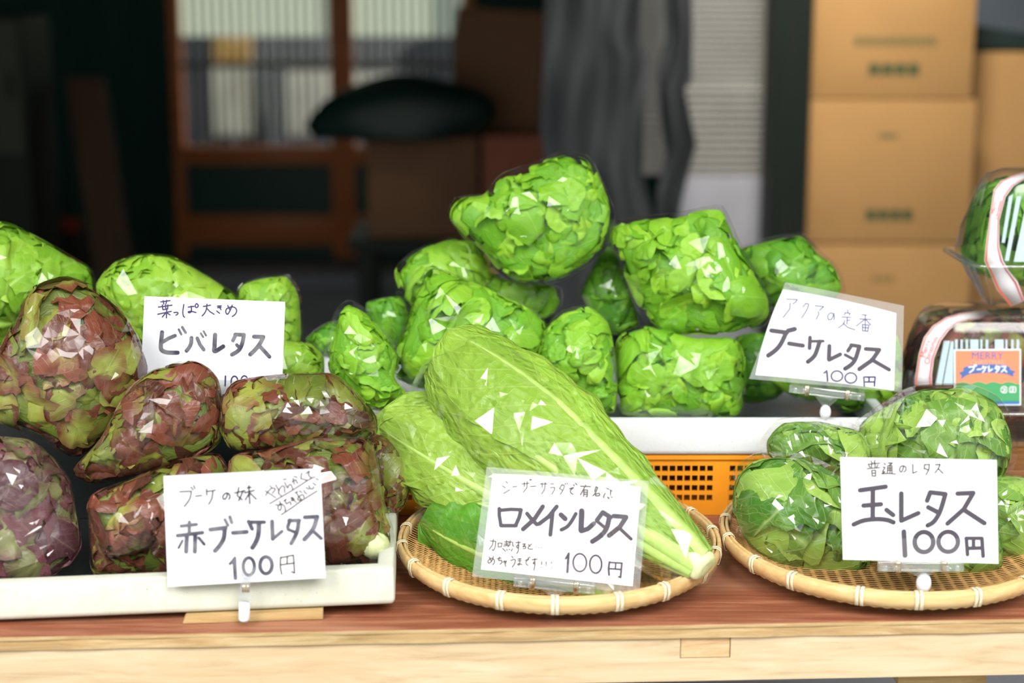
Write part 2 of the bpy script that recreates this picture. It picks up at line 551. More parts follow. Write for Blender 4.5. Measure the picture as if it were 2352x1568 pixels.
# ------------------------------------------------------------------ bagged lettuces
class Hull:
    """pillow-shaped volume of a filled bag: an outline with real thickness before and behind it"""

    def __init__(self, poly, Y, T, Tb=None, lean=0.0, pw=2.4, q=0.6, seed=0):
        P = np.array(poly, float)
        # smooth closed outline
        Q = []
        n = len(P)
        for i in range(n):
            p0, p1, p2, p3 = P[i - 1], P[i], P[(i + 1) % n], P[(i + 2) % n]
            for t in np.linspace(0, 1, 8, endpoint=False):
                Q.append(0.45 * (p1 + (p2 - p1) * t) + 0.55 * 0.5 * ((2 * p1) + (-p0 + p2) * t + (2 * p0 - 5 * p1 + 4 * p2 - p3) * t * t + (-p0 + 3 * p1 - 3 * p2 + p3) * t ** 3))
        Q = np.array(Q)
        x, y = Q[:, 0], Q[:, 1]
        x2, y2 = np.roll(x, -1), np.roll(y, -1)
        cr = x * y2 - x2 * y
        A = cr.sum() / 2
        cx, cy = ((x + x2) * cr).sum() / (6 * A), ((y + y2) * cr).sum() / (6 * A)
        self.c = at(cx, cy, Y)
        n0 = unit(CAM - self.c)
        n0 = unit(n0 + np.array([0, 0, 1.0]) * math.tan(lean)) if lean else n0
        self.n = n0
        self.u = unit(RGT - n0 * np.dot(RGT, n0))
        self.v = np.cross(self.n, self.u)
        ab = []
        for px, py in Q:
            w = on_plane(px, py, self.c, self.n) - self.c
            ab.append((w @ self.u, w @ self.v))
        ab = np.array(ab)
        th = np.arctan2(ab[:, 1], ab[:, 0])
        r = np.hypot(ab[:, 0], ab[:, 1])
        o = np.argsort(th)
        th, r = th[o], r[o]
        self.N = 256
        g = np.linspace(-math.pi, math.pi, self.N, endpoint=False)
        R = np.interp(g, np.r_[th - 2 * math.pi, th, th + 2 * math.pi], np.r_[r, r, r])
        k = np.array([0, 1, 2, 1, 0.0])
        k /= k.sum()
        self.R = sum(w * np.roll(R, s) for w, s in zip(k, (-2, -1, 0, 1, 2)))
        self.T, self.Tb = T, Tb if Tb else T
        self.pw, self.q = pw, q
        self.size = float(self.R.mean())
        rr = np.random.default_rng(seed + 100)
        self.bk = rr.normal(0, 1, (6, 2)) * 2.2 / self.size
        self.bp = rr.uniform(0, 6.28, 6)

    def Rt(self, th):
        x = (np.asarray(th) + math.pi) / (2 * math.pi) * self.N
        i = np.floor(x).astype(int)
        f = x - i
        return self.R[i % self.N] * (1 - f) + self.R[(i + 1) % self.N] * f

    def h(self, a, b, side):
        rho = np.hypot(a, b) / self.Rt(np.arctan2(b, a))
        base = np.clip(1 - np.clip(rho, 0, 1) ** self.pw, 0, 1) ** self.q
        wob = sum(np.sin(a * k[0] + b * k[1] + p) for k, p in zip(self.bk, self.bp)) / 6
        return np.where(np.asarray(side) > 0, self.T, self.Tb) * base * (1 + 0.28 * wob)

    def world(self, a, b, h):
        a, b, h = np.asarray(a)[..., None], np.asarray(b)[..., None], np.asarray(h)[..., None]
        return self.c + a * self.u + b * self.v + h * self.n


def leaf_proto(rings, segs):
    """topology of one leaf blade: centre fan replaced by a tight ring"""
    rad = np.linspace(0.02, 1, rings)
    th = np.linspace(-math.pi, math.pi, segs, endpoint=False)
    rr, tt = np.meshgrid(rad, th, indexing='ij')
    f = []
    for i in range(rings - 1):
        for j in range(segs):
            j2 = (j + 1) % segs
            f.append((i * segs + j, i * segs + j2, (i + 1) * segs + j2, (i + 1) * segs + j))
    return rr.ravel(), tt.ravel(), np.array(f)


def lettuce_mesh(hull, rg, n_front, n_back, size, style, layers=((0.024, 0.4), (0.010, 0.6)), inset=0.001, D=0.028):
    rings, segs = style.get('res', (7, 26))
    rr, tt, fc = leaf_proto(rings, segs)
    nv = len(rr)
    # positions: spread evenly over front and back of the hull
    pos = []
    for side, cnt in ((1, n_front), (-1, n_back)):
        for (dep, share) in layers:
            pts = []
            for _ in range(max(1, int(cnt * share))):
                best, bd = None, -1
                for _k in range(7):
                    th = rg.uniform(-math.pi, math.pi)
                    rho = math.sqrt(rg.uniform(0, 1))
                    R = float(hull.Rt(th))
                    p = (rho * R * math.cos(th), rho * R * math.sin(th))
                    d = min([(p[0] - q[0]) ** 2 + (p[1] - q[1]) ** 2 for q in pts] or [1])
                    if d > bd:
                        best, bd = p, d
                pts.append(best)
            pos += [(p[0], p[1], side, dep * rg.uniform(0.5, 1.5)) for p in pts]
    n = len(pos)
    pos = np.array(pos)
    a0, b0, sd, dep = pos.T
    hh0 = hull.h(a0, b0, sd)
    h0 = np.maximum(hh0 - dep, hh0 * 0.25) * sd
    e = 0.003
    ha = (hull.h(a0 + e, b0, sd) - hull.h(a0 - e, b0, sd)) / (2 * e)
    hb = (hull.h(a0, b0 + e, sd) - hull.h(a0, b0 - e, sd)) / (2 * e)
    ha, hb = np.clip(ha, -2.5, 2.5), np.clip(hb, -2.5, 2.5)
    nr = np.stack([-ha, -hb, np.ones(n)], 1)
    nr[:, 2] *= 1.0
    nr *= sd[:, None]
    nr[:, :2] *= sd[:, None]
    nr += rg.normal(0, style.get('tilt', 0.4), (n, 3))
    nr /= np.linalg.norm(nr, axis=1)[:, None]
    # growing direction: away from the stem end, with scatter
    stem = np.array(style.get('stem', (0.0, -1.0)))
    dirn = np.stack([a0, b0], 1) / hull.size - stem * style.get('grow', 0.5)
    ang = np.arctan2(dirn[:, 1], dirn[:, 0]) + rg.normal(0, style.get('scatter', 0.9), n)
    t1 = np.stack([np.cos(ang), np.sin(ang), np.zeros(n)], 1)
    t1 -= nr * (t1 * nr).sum(1)[:, None]
    t1 /= np.linalg.norm(t1, axis=1)[:, None]
    t2 = np.cross(nr, t1)
    L = rg.uniform(size[0], size[1], n)[:, None]
    lob, asp = style.get('lobes', 0.12), style.get('aspect', 0.8)
    ph = rg.uniform(0, 6.28, (n, 6))[:, :, None]
    m3 = rg.integers(2, 5, n)[:, None]
    T_, R_ = tt[None], rr[None]
    out = 0.5 * (1 + 0.12 * np.cos(T_) + lob * np.sin(m3 * T_ + ph[:, 0]) + 0.6 * lob * np.sin(5 * T_ + ph[:, 1]) + 0.35 * lob * np.sin(9 * T_ + ph[:, 2]))
    out = out * (1 - 0.3 * np.exp(-((math.pi - np.abs(T_)) / 0.5) ** 2))
    x = L * out * R_ * np.cos(T_) + 0.12 * L
    y = L * out * R_ * np.sin(T_) * asp
    cup = rg.normal(style.get('cup', -0.5), style.get('cupv', 0.5), n)[:, None]
    roll = rg.normal(0, 0.5, n)[:, None]
    fold = rg.uniform(-0.1, style.get('fold', 0.5), n)[:, None]
    ruf = style.get('ruffle', 0.08) * rg.uniform(0.4, 1.5, n)[:, None]
    z = cup * (x ** 2 + y ** 2) / L + roll * x * y / L + fold * np.abs(y) * 0.6
    z = z + L * ruf * R_ ** 2.5 * (np.sin(4 * T_ + ph[:, 3]) + 0.8 * np.sin(7 * T_ + ph[:, 4]) + 0.5 * np.sin(11 * T_ + ph[:, 5]))
    pk = style.get('pucker', 0.03)
    kx = rg.uniform(2, 4, (n, 1)) * 2 * math.pi / 1.0
    z = z + L * pk * np.sin(kx * x / L + ph[:, 1]) * np.sin(kx * y / L + ph[:, 2]) * (1 - R_ * 0.3)
    P = np.stack([a0, b0, h0], 1)[:, None, :] + x[..., None] * t1[:, None] + y[..., None] * t2[:, None] + z[..., None] * nr[:, None]
    A, B, Hh = P[..., 0], P[..., 1], P[..., 2]
    th = np.arctan2(B, A)
    Rm = hull.Rt(th)
    rho = np.hypot(A, B) / Rm
    # blades are squeezed, not cut off, where they meet the film
    w_ = 0.07
    lim = rg.uniform(0.955, 1.02, n)[:, None] - w_
    s = np.where(rho > lim, (lim + w_ * (1 - np.exp(-np.maximum(rho - lim, 0) / w_))) / np.maximum(rho, 1e-6), 1.0)
    A, B = A * s, B * s
    hm = np.maximum(hull.h(A, B, 1) - inset, 0.0005)
    hn = np.maximum(hull.h(A, B, -1) - inset, 0.0005)
    Dm, Dn = np.minimum(D, hm * 0.7), np.minimum(D, hn * 0.7)
    up = np.maximum(Hh - (hm - Dm), 0)
    Hh = np.where(up > 0, hm - Dm + Dm * (1 - np.exp(-up / Dm)), Hh)
    dn = np.maximum(-Hh - (hn - Dn), 0)
    Hh = np.where(dn > 0, -(hn - Dn + Dn * (1 - np.exp(-dn / Dn))), Hh)
    Wd = hull.world(A, B, Hh).reshape(-1, 3)
    F = (fc[None] + (np.arange(n) * nv)[:, None, None]).reshape(-1, 4)
    uv = np.stack([x / L, y / L, np.broadcast_to(np.arange(n)[:, None] * 3.7, x.shape)], -1).reshape(-1, 3)
    tint = rg.uniform(style.get('tint0', 0.2), 1, n)
    ti = np.stack([np.broadcast_to(tint[:, None], x.shape), np.broadcast_to(R_, x.shape), np.broadcast_to(rg.uniform(0, 1, n)[:, None], x.shape)], -1).reshape(-1, 3)
    return Wd, F, {'leaf_uv': uv, 'leaf_tint': ti}


def shell_grid(nth, nfront, nback):
    """closed pillow grid: polar rings from the front pole over the rim to the back pole"""
    rf = 1 - (1 - np.linspace(0.02, 1, nfront)) ** 1.35
    rb = np.linspace(1, 0.02, nback + 1)[1:]
    rho = np.r_[rf, rb]
    side = np.r_[np.ones(nfront), -np.ones(nback)]
    th = np.linspace(-math.pi, math.pi, nth, endpoint=False)
    f = []
    m = len(rho)
    for i in range(m - 1):
        for j in range(nth):
            f.append((i * nth + j, (i + 1) * nth + j, (i + 1) * nth + (j + 1) % nth, i * nth + (j + 1) % nth))
    return rho, side, th, np.array(f), m


def film_mesh(hull, rg, margin=0.0016, ridges=34, amp=0.0022, wrinkle=0.0012, along=None, nth=120, nf=46, nb=8, loose=0.0):
    rho, side, th, f, m = shell_grid(nth, nf, nb)
    Rr = hull.Rt(th) + margin
    A = rho[:, None] * (Rr * np.cos(th))[None]
    B = rho[:, None] * (Rr * np.sin(th))[None]
    sd = np.broadcast_to(side[:, None], A.shape)
    h = hull.h(A * hull.size / (hull.size + margin), B * hull.size / (hull.size + margin), sd) + margin
    d = np.zeros_like(A)
    for _ in range(ridges):
        ti, ri = rg.uniform(-math.pi, math.pi), math.sqrt(rg.uniform(0.02, 1))
        R0 = float(hull.Rt(ti))
        ca, cb = ri * R0 * math.cos(ti), ri * R0 * math.sin(ti)
        an = rg.uniform(0, math.pi) if along is None else along + rg.normal(0, 0.35)
        ln = rg.uniform(0.012, 0.045)
        wd = rg.uniform(0.003, 0.009)
        p = (A - ca) * math.cos(an) + (B - cb) * math.sin(an)
        q = -(A - ca) * math.sin(an) + (B - cb) * math.cos(an)
        t = np.clip(1 - np.abs(p) / ln, 0, 1)
        w = wd * (0.35 + t)
        d += amp * rg.uniform(0.4, 1.2) * t * np.clip(1 - np.abs(q) / w, 0, 1)
    k = rg.integers(14, 26)
    d += wrinkle * (rho[:, None] ** 5) * (np.sin(k * th + rg.uniform(0, 6))[None] * 0.5 + 0.5)
    if loose:
        nzk = rg.normal(0, 1, (8, 2)) * 45
        nzp = rg.uniform(0, 6.28, 8)
        d += loose * np.abs(sum(np.sin(A * q[0] + B * q[1] + p) for q, p in zip(nzk, nzp))) / 5
    fr = np.clip(1 - (rho[:, None] / 1.0) ** 8, 0.25, 1)
    Hh = (h + d * fr) * sd
    Hh[rho == 1.0] = 0.0
    return hull.world(A, B, Hh).reshape(-1, 3), f


def facet_film(hull, rg, margin=0.0014, cell=0.0125, amp=0.0028, along=None, stretch=1.8, nth=72, nb=8, loose=0.0, crumple=1.0):
    """crisp film: flat creased facets in front, a plain closed back"""
    from mathutils.geometry import delaunay_2d_cdt
    R = float(hull.R.max()) + margin
    an = rg.uniform(0, math.pi) if along is None else along
    th = np.linspace(-math.pi, math.pi, nth, endpoint=False)
    Rt = hull.Rt(th) * 0.995 + margin
    rim = np.stack([Rt * np.cos(th), Rt * np.sin(th)], 1)
    ring2 = rim * 0.985
    pts = [tuple(p) for p in ring2]
    c, s = math.cos(an), math.sin(an)
    m = int(2 * R / cell) + 2
    for i in range(-m, m):
        for j in range(-m, m):
            p = (i + rg.uniform(-.48, .48) + 0.5 * (j % 2)) * cell * stretch
            q = (j + rg.uniform(-.48, .48)) * cell / stretch * 1.3
            a, b = p * c - q * s, p * s + q * c
            rho = math.hypot(a, b) / (float(hull.Rt(math.atan2(b, a))) + margin)
            if rho < 0.95:
                pts.append((a, b))
    # star-shaped crumples between larger taut facets
    keep = [p for i, p in enumerate(pts) if i < nth or rg.uniform() > 0.3]
    pts = keep
    stars = []
    for _ in range(int((6 + R * 60) * crumple)):
        t_, r_ = rg.uniform(-math.pi, math.pi), 0.88 * math.sqrt(rg.uniform(0.05, 1))
        R0 = float(hull.Rt(t_))
        ca, cb = r_ * R0 * math.cos(t_), r_ * R0 * math.sin(t_)
        stars.append((ca, cb))
        for q in range(rg.integers(4, 8)):
            aa = rg.uniform(0, 2 * math.pi)
            rr_ = rg.uniform(0.003, 0.014)
            p = (ca + rr_ * math.cos(aa), cb + rr_ * math.sin(aa))
            if math.hypot(*p) < 0.95 * (float(hull.Rt(math.atan2(p[1], p[0]))) + margin):
                pts.append(p)
        pts.append((ca, cb))
    n0 = len(pts)
    vs, ed, fc, *_ = delaunay_2d_cdt([Vector(p) for p in pts], [(i, (i + 1) % nth) for i in range(nth)], [], 1, 1e-7)
    P = np.array([tuple(v) for v in vs])
    k = hull.size / (hull.size + margin)
    h = hull.h(P[:, 0] * k * 0.995, P[:, 1] * k * 0.995, 1) + margin
    rho = np.hypot(P[:, 0], P[:, 1]) / (hull.Rt(np.arctan2(P[:, 1], P[:, 0])) + margin)
    h = h + rg.uniform(0, 1, len(P)) ** 1.5 * amp * np.clip(1.6 - rho * 0.9, 0.3, 1)
    if loose:
        h = h + loose * np.abs(np.sin(P[:, 0] * 60 + 3) + np.sin(P[:, 1] * 75))
    nf = len(P)
    V = [hull.world(P[:, 0], P[:, 1], h)]
    F = [list(f) for f in fc]
    V.append(hull.world(rim[:, 0], rim[:, 1], np.zeros(nth)))
    # nearest matching of the triangulated border to the rim
    idx = [int(np.argmin(np.hypot(P[:, 0] - q[0], P[:, 1] - q[1]))) for q in ring2]
    for j in range(nth):
        j2 = (j + 1) % nth
        F.append([idx[j], nf + j, nf + j2, idx[j2]])
    b0 = nf
    rb = np.linspace(1, 0.05, nb + 1)[1:]
    b = nf + nth
    prev = nf
    for r in rb:
        A, B = rim[:, 0] * r, rim[:, 1] * r
        V.append(hull.world(A, B, -(hull.h(A * k, B * k, -1) + margin)))
        for j in range(nth):
            F.append([prev + j, b + j, b + (j + 1) % nth, prev + (j + 1) % nth])
        prev = b
        b += nth
    F.append([prev + j for j in range(nth)][::-1])
    return np.vstack(V), F


def core_mesh(hull, k=0.5):
    rho, side, th, f, m = shell_grid(40, 12, 8)
    R = hull.Rt(th)
    A = rho[:, None] * (R * np.cos(th))[None] * 0.88
    B = rho[:, None] * (R * np.sin(th))[None] * 0.88
    sd = np.broadcast_to(side[:, None], A.shape)
    Hh = hull.h(A, B, sd) * sd * k
    return hull.world(A, B, Hh).reshape(-1, 3), f


STYLES = {
    'bouquet': dict(lobes=0.08, aspect=0.9, cup=-0.9, cupv=0.9, fold=0.45, ruffle=0.06, pucker=0.018, tilt=0.55, res=(7, 26)),
    'viva': dict(lobes=0.09, aspect=0.75, cup=-0.5, fold=0.3, ruffle=0.07, pucker=0.03, tilt=0.3, scatter=0.7, res=(9, 34)),
    'red': dict(lobes=0.11, aspect=0.85, cup=-0.6, fold=0.4, ruffle=0.06, pucker=0.03, tilt=0.35, res=(7, 26)),
    'iceberg': dict(tint0=0.0, lobes=0.07, aspect=0.95, cup=-0.8, fold=0.35, ruffle=0.09, pucker=0.04, tilt=0.4, scatter=1.1, res=(10, 40)),
}
_seed = [0]


def bag(poly, Y, T, kind, label, group, size=None, n=(110, 40), leaf=None, film='film', Tb=None, film_poly=None, lean=0.0,
        ridges=34, amp=0.0022, along=None, loose=0.0, stem=(0, -1), core=None, name='bagged_lettuce', cat='lettuce', layers=((0.034, 0.4), (0.015, 0.6))):
    _seed[0] += 1
    rg = np.random.default_rng(1000 + _seed[0])
    hl = Hull(poly, Y, T, Tb, lean, seed=_seed[0])
    st = dict(STYLES[kind])
    st['stem'] = stem
    size = size or {'bouquet': (0.03, 0.056), 'viva': (0.05, 0.085), 'red': (0.04, 0.072), 'iceberg': (0.07, 0.13)}[kind]
    mat = M[leaf or {'bouquet': 'leaf_bright', 'viva': 'leaf_viva', 'red': 'leaf_red', 'iceberg': 'leaf_iceberg'}[kind]]
    base = hl.c - np.array([0, 0, hl.size * 0.9])
    t = empty(name, base, label, cat, group)
    dens = {'bouquet': 0.5, 'viva': 0.6, 'red': 0.5, 'iceberg': 0.5}[kind]
    v, f, at_ = lettuce_mesh(hl, rg, int(n[0] * dens), int(n[1] * dens), size, st, layers)
    cv, cf = core_mesh(hl)
    nc = len(v)
    v = np.vstack([v, cv])
    f = np.vstack([f, cf + nc])
    cu = np.zeros((len(cv), 3))
    cu[:, 0], cu[:, 1] = rg.uniform(-.5, .5, len(cv)), 0.3
    ct = np.zeros((len(cv), 3))
    ct[:, 0] = 0.15
    at_ = {'leaf_uv': np.vstack([at_['leaf_uv'], cu]), 'leaf_tint': np.vstack([at_['leaf_tint'], ct])}
    mesh_np('lettuce_head', v, f, mat, t, True, at_)
    hf = hl
    if film_poly:
        hf = Hull(film_poly, Y, T, Tb, lean, seed=_seed[0])
        hf.bk, hf.bp = hl.bk, hl.bp
    fv, ff = facet_film(hf, rg, amp=amp * 1.1, along=along, loose=loose, cell={'viva': 0.016, 'iceberg': 0.0085, 'red': 0.0085}.get(kind, 0.0105), crumple={'iceberg': 4.0, 'red': 1.8}.get(kind, 1.3), stretch={'red': 2.4, 'iceberg': 2.6}.get(kind, 2.3))
    mesh_np('plastic_bag', fv, ff, M[film], t, False)
    return t

# ------------------------------------------------------------------ price signs
def el(cx, cy, rx, ry, n=26):
    return [(cx + rx * math.cos(2 * math.pi * i / n - 1.3), cy + ry * math.sin(2 * math.pi * i / n - 1.3)) for i in range(n + 1)]


def smooth_line(p, sub=4):
    """gently rounded pen path through the given points (corners of two-point strokes kept)"""
    if len(p) < 4:
        return p
    P = [np.array(q, float) for q in p]
    out = []
    for i in range(len(P) - 1):
        p0, p1, p2, p3 = P[max(i - 1, 0)], P[i], P[i + 1], P[min(i + 2, len(P) - 1)]
        for t in np.linspace(0, 1, sub, endpoint=False):
            out.append(0.5 * ((2 * p1) + (-p0 + p2) * t + (2 * p0 - 5 * p1 + 4 * p2 - p3) * t * t + (-p0 + 3 * p1 - 3 * p2 + p3) * t ** 3))
    out.append(P[-1])
    return out


class Plate:
    """a flat card standing in the scene: plane through a point with a normal"""

    def __init__(self, px, py, Y, back=12.0, turn=0.0):
        self.p = at(px, py, Y)
        a, b = math.radians(back), math.radians(turn)
        self.n = unit([math.sin(b) * math.cos(a), -math.cos(b) * math.cos(a), math.sin(a)])

    def pt(self, px, py, off=0.0):
        return on_plane(px, py, self.p, self.n) + self.n * off


def ink(plate, strokes, crop, name, mat, parent, off):
    """pen strokes laid on a card; strokes: (width, points) in the crop's own pixels"""
    ox, oy, sc = crop
    V, Fc = [], []
    for si, (w, pts) in enumerate(strokes):
        pts = smooth_line(pts) if len(pts) >= 4 else pts
        P = np.array([plate.pt(ox + x / sc, oy + y / sc, off + si * 4e-6) for x, y in pts])
        wpx = w / sc * (1.22 if w / sc < 2.8 else 1.0)
        r = np.linalg.norm(plate.pt(ox + wpx, oy) - plate.pt(ox, oy)) / 2
        for i in range(len(P) - 1):
            d = P[i + 1] - P[i]
            if np.linalg.norm(d) < 1e-7:
                continue
            s = unit(np.cross(plate.n, d)) * r
            b = len(V)
            V += [P[i] - s, P[i + 1] - s, P[i + 1] + s, P[i] + s]
            Fc.append([b, b + 1, b + 2, b + 3])
        e1 = unit(np.cross(plate.n, [0, 0, 1.0]))
        e2 = np.cross(plate.n, e1)
        for p in P:
            b = len(V)
            k = 8 if w / sc < 4 else 14
            V += [p - plate.n * 6e-5 + r * (math.cos(2 * math.pi * j / k) * e1 + math.sin(2 * math.pi * j / k) * e2) for j in range(k)]
            Fc.append([b + j for j in range(k)])
    o = mesh_np(name, V, Fc, mat, parent, False)
    return o


def card(plate, corners, name, mat, parent, thick=0.0006, bow=None, off=0.0):
    """paper sheet: corners TL,TR,BR,BL in frame pixels, optional bow of its edges in pixels"""
    c = [np.array(q, float) for q in corners]
    bow = bow or (0, 0, 0, 0)
    poly = []
    for i in range(4):
        a, b = c[i], c[(i + 1) % 4]
        d = (b - a) / np.linalg.norm(b - a)
        nrm = np.array([d[1], -d[0]])
        for t in np.linspace(0, 1, 10, endpoint=False):
            poly.append(a + (b - a) * t + nrm * bow[i] * 4 * t * (1 - t))
    P = [plate.pt(p[0], p[1], off) for p in poly]
    mb = MB().prism(P, -plate.n * thick)
    return mb.build(name, mat, parent)


def crop_pts(crop, pts):
    return [(crop[0] + x / crop[2], crop[1] + y / crop[2]) for x, y in pts]


def sign(label, plate, corners, lines, bow=None, laminate=None, foot=None):
    t = empty('price_sign', foot if foot is not None else plate.pt((corners[2][0] + corners[3][0]) / 2, (corners[2][1] + corners[3][1]) / 2), label, 'sign', 'handwritten price signs')
    card(plate, corners, 'card', M['paper'], t, bow=bow)
    for nm, crop, mat, strokes in lines:
        ink(plate, strokes, crop, nm, M[mat], t, 0.0003)
    if laminate:
        card(plate, laminate, 'laminating_sleeve', M['laminate'], t, thick=0.0003, off=-0.0009)
    return t


# every stroke below: (pen width, path), in pixels of a magnified crop given by (x0, y0, magnification)
CA = (320, 670, 6.72)
A_NOTE = [(20, p) for p in (
    [(330, 155), (475, 135)], [(370, 135), (378, 190)], [(425, 130), (410, 190)], [(295, 235), (505, 205)], [(355, 200), (365, 275), (440, 262)],
    [(405, 200), (410, 262)], [(440, 200), (438, 250)], [(285, 345), (495, 300)], [(425, 262), (418, 400)], [(405, 330), (355, 388)], [(430, 325), (475, 355)],
    [(535, 320), (585, 315), (598, 335), (565, 360)],
    [(688, 195), (672, 300), (680, 370), (700, 390)], [(755, 235), (845, 222)], [(800, 220), (805, 300), (770, 322), (755, 308), (800, 300), (875, 318)],
    [(885, 180), (865, 205), (872, 240), (900, 235), (910, 205), (885, 180)],
    [(990, 225), (1100, 205)], [(1045, 190), (1035, 270), (1010, 325), (970, 370)], [(1045, 255), (1090, 305), (1155, 345)],
    [(1205, 220), (1265, 215)], [(1210, 245), (1262, 238)], [(1225, 215), (1262, 275)], [(1195, 295), (1240, 330)],
    [(1365, 210), (1400, 280)], [(1435, 205), (1400, 290), (1360, 345), (1335, 310), (1350, 260), (1420, 232), (1480, 245), (1503, 295), (1480, 345), (1435, 380)])]
A_TITLE = [(64, [(352, 622), (345, 700), (332, 850), (355, 905), (440, 935), (592, 938)]), (56, [(355, 775), (455, 715), (552, 675)]),
           (36, [(610, 580), (648, 655)]), (42, [(664, 545), (715, 628)]),
           (60, [(805, 708), (800, 790), (768, 860), (728, 910)]), (56, [(895, 715), (935, 810), (995, 892)]), (32, [(950, 640), (985, 695)]), (32, [(993, 607), (1030, 672)]),
           (66, [(1170, 662), (1160, 850)]), (66, [(1160, 850), (1155, 908), (1190, 908), (1295, 842)]),
           (56, [(1490, 655), (1470, 700), (1445, 750)]), (58, [(1480, 658), (1615, 662)]), (62, [(1615, 662), (1590, 790), (1535, 900), (1430, 968)]), (52, [(1505, 818), (1550, 865)]),
           (62, [(1770, 690), (1915, 695)]), (64, [(1915, 695), (1860, 800), (1790, 890), (1712, 965)]), (60, [(1862, 840), (2008, 1000)])]
A_PRICE = [(24, el(1470, 1385, 52, 84)), (24, el(1622, 1380, 54, 84)), (26, [(1330, 1300), (1325, 1450)])]

CB1, CB2, CB3 = (370, 1060, 11.2), (560, 1060, 11.2), (370, 1170, 5.8075)
B_NOTE = [(30, p) for p in (
    [(480, 770), (780, 755)], [(780, 755), (750, 920), (690, 1030), (600, 1145)], [(770, 650), (825, 720)], [(840, 610), (875, 690)], [(885, 885), (1045, 865)],
    [(1170, 700), (1170, 800), (1185, 855)], [(1175, 765), (1400, 730)], [(1335, 750), (1310, 920), (1280, 1000), (1225, 1090)])]
B_NOTE2 = [(38, p) for p in (
    [(1710, 810), (1690, 900), (1635, 965), (1590, 930), (1610, 850), (1690, 800), (1760, 840), (1770, 910), (1745, 965)],
    [(2000, 660), (1960, 870), (2090, 980)], [(2110, 740), (2060, 870), (1995, 1000)], [(1890, 800), (2160, 745)],
    [(2208, 670), (2318, 655)], [(2148, 800), (2398, 735)], [(2258, 610), (2283, 1075)], [(2268, 810), (2168, 980)], [(2298, 810), (2448, 960)])]
B_SIDE = [(26, p) for p in (
    [(545, 740), (825, 925)], [(560, 870), (620, 770), (720, 680), (810, 700), (735, 810)], [(670, 610), (720, 670)],
    [(820, 590), (890, 720), (900, 810), (985, 890)], [(890, 820), (920, 700), (990, 620), (1045, 650), (1050, 790)],
    [(1010, 455), (1095, 445)], [(1050, 525), (1090, 610), (1130, 670), (1160, 600), (1220, 590), (1260, 715)],
    [(1235, 515), (1340, 460), (1385, 560)], [(1265, 420), (1300, 580)], [(1290, 370), (1380, 405)], [(1490, 285), (1465, 430), (1640, 475)],
    [(1600, 300), (1685, 240), (1665, 330), (1730, 405), (1830, 390)], [(665, 1075), (1000, 880), (1300, 700), (1640, 480), (1740, 430)], [(1860, 435), (1920, 465)],
    [(815, 1100), (900, 1120), (960, 1090)], [(920, 1010), (965, 1130), (950, 1230), (910, 1245), (880, 1190), (900, 1110), (960, 1080), (1030, 1120), (1070, 1200), (1060, 1260)],
    [(1025, 1010), (1100, 960)], [(1060, 970), (1095, 1080), (1170, 1030), (1210, 1060), (1210, 1110)],
    [(1200, 920), (1300, 960), (1230, 1000), (1250, 910), (1290, 990), (1350, 1040)],
    [(1315, 800), (1385, 760)], [(1350, 780), (1400, 880), (1500, 990)], [(1500, 980), (1400, 980), (1390, 930), (1480, 850), (1540, 860), (1545, 920)], [(1430, 750), (1495, 785)],
    [(1545, 730), (1580, 800), (1625, 820)], [(1600, 660), (1680, 705)], [(1670, 610), (1720, 690), (1780, 690), (1800, 640)], [(1780, 540), (1820, 580), (1860, 595)],
    [(965, 1360), (1250, 1170), (1500, 990), (1885, 750)])]
B_TITLE = [(46, [(270, 218), (472, 195)]), (46, [(378, 165), (375, 310)]), (52, [(222, 346), (552, 305)]), (56, [(345, 340), (335, 560)]), (56, [(455, 340), (450, 560)]),
           (32, [(285, 412), (234, 508)]), (42, [(505, 376), (575, 460)]),
           (58, [(658, 265), (860, 240)]), (60, [(850, 245), (835, 380), (780, 480), (720, 548)]), (42, [(852, 132), (892, 208)]), (46, [(918, 96), (943, 172)]),
           (58, [(960, 308), (1142, 295)]),
           (54, [(1168, 158), (1215, 255)]), (50, [(1205, 165), (1378, 165)]), (64, [(1305, 175), (1298, 330), (1265, 430), (1218, 505)]),
           (54, [(1480, 155), (1490, 390)]), (44, [(1490, 390), (1612, 288)]),
           (48, [(1720, 135), (1688, 232)]), (50, [(1705, 145), (1845, 142)]), (54, [(1835, 150), (1820, 270), (1780, 370), (1735, 450)]), (44, [(1695, 262), (1785, 298)]),
           (56, [(1918, 100), (2085, 92)]), (60, [(2080, 100), (2040, 230), (1980, 320), (1912, 395)]), (48, [(2015, 270), (2135, 382)])]
B_PRICE = [(50, [(980, 660), (982, 760), (992, 915)]), (36, [(985, 640), (955, 680), (918, 722)]), (50, [(960, 690), (975, 720)]), (46, el(1170, 755, 74, 115)), (50, el(1400, 740, 80, 112))]
B_YEN = [(16, p) for p in ([(1595, 630), (1590, 740), (1597, 800), (1610, 860)], [(1595, 640), (1765, 605)], [(1765, 605), (1780, 845)], [(1780, 845), (1740, 825)],
                           [(1685, 625), (1680, 715)], [(1595, 735), (1780, 710)])]

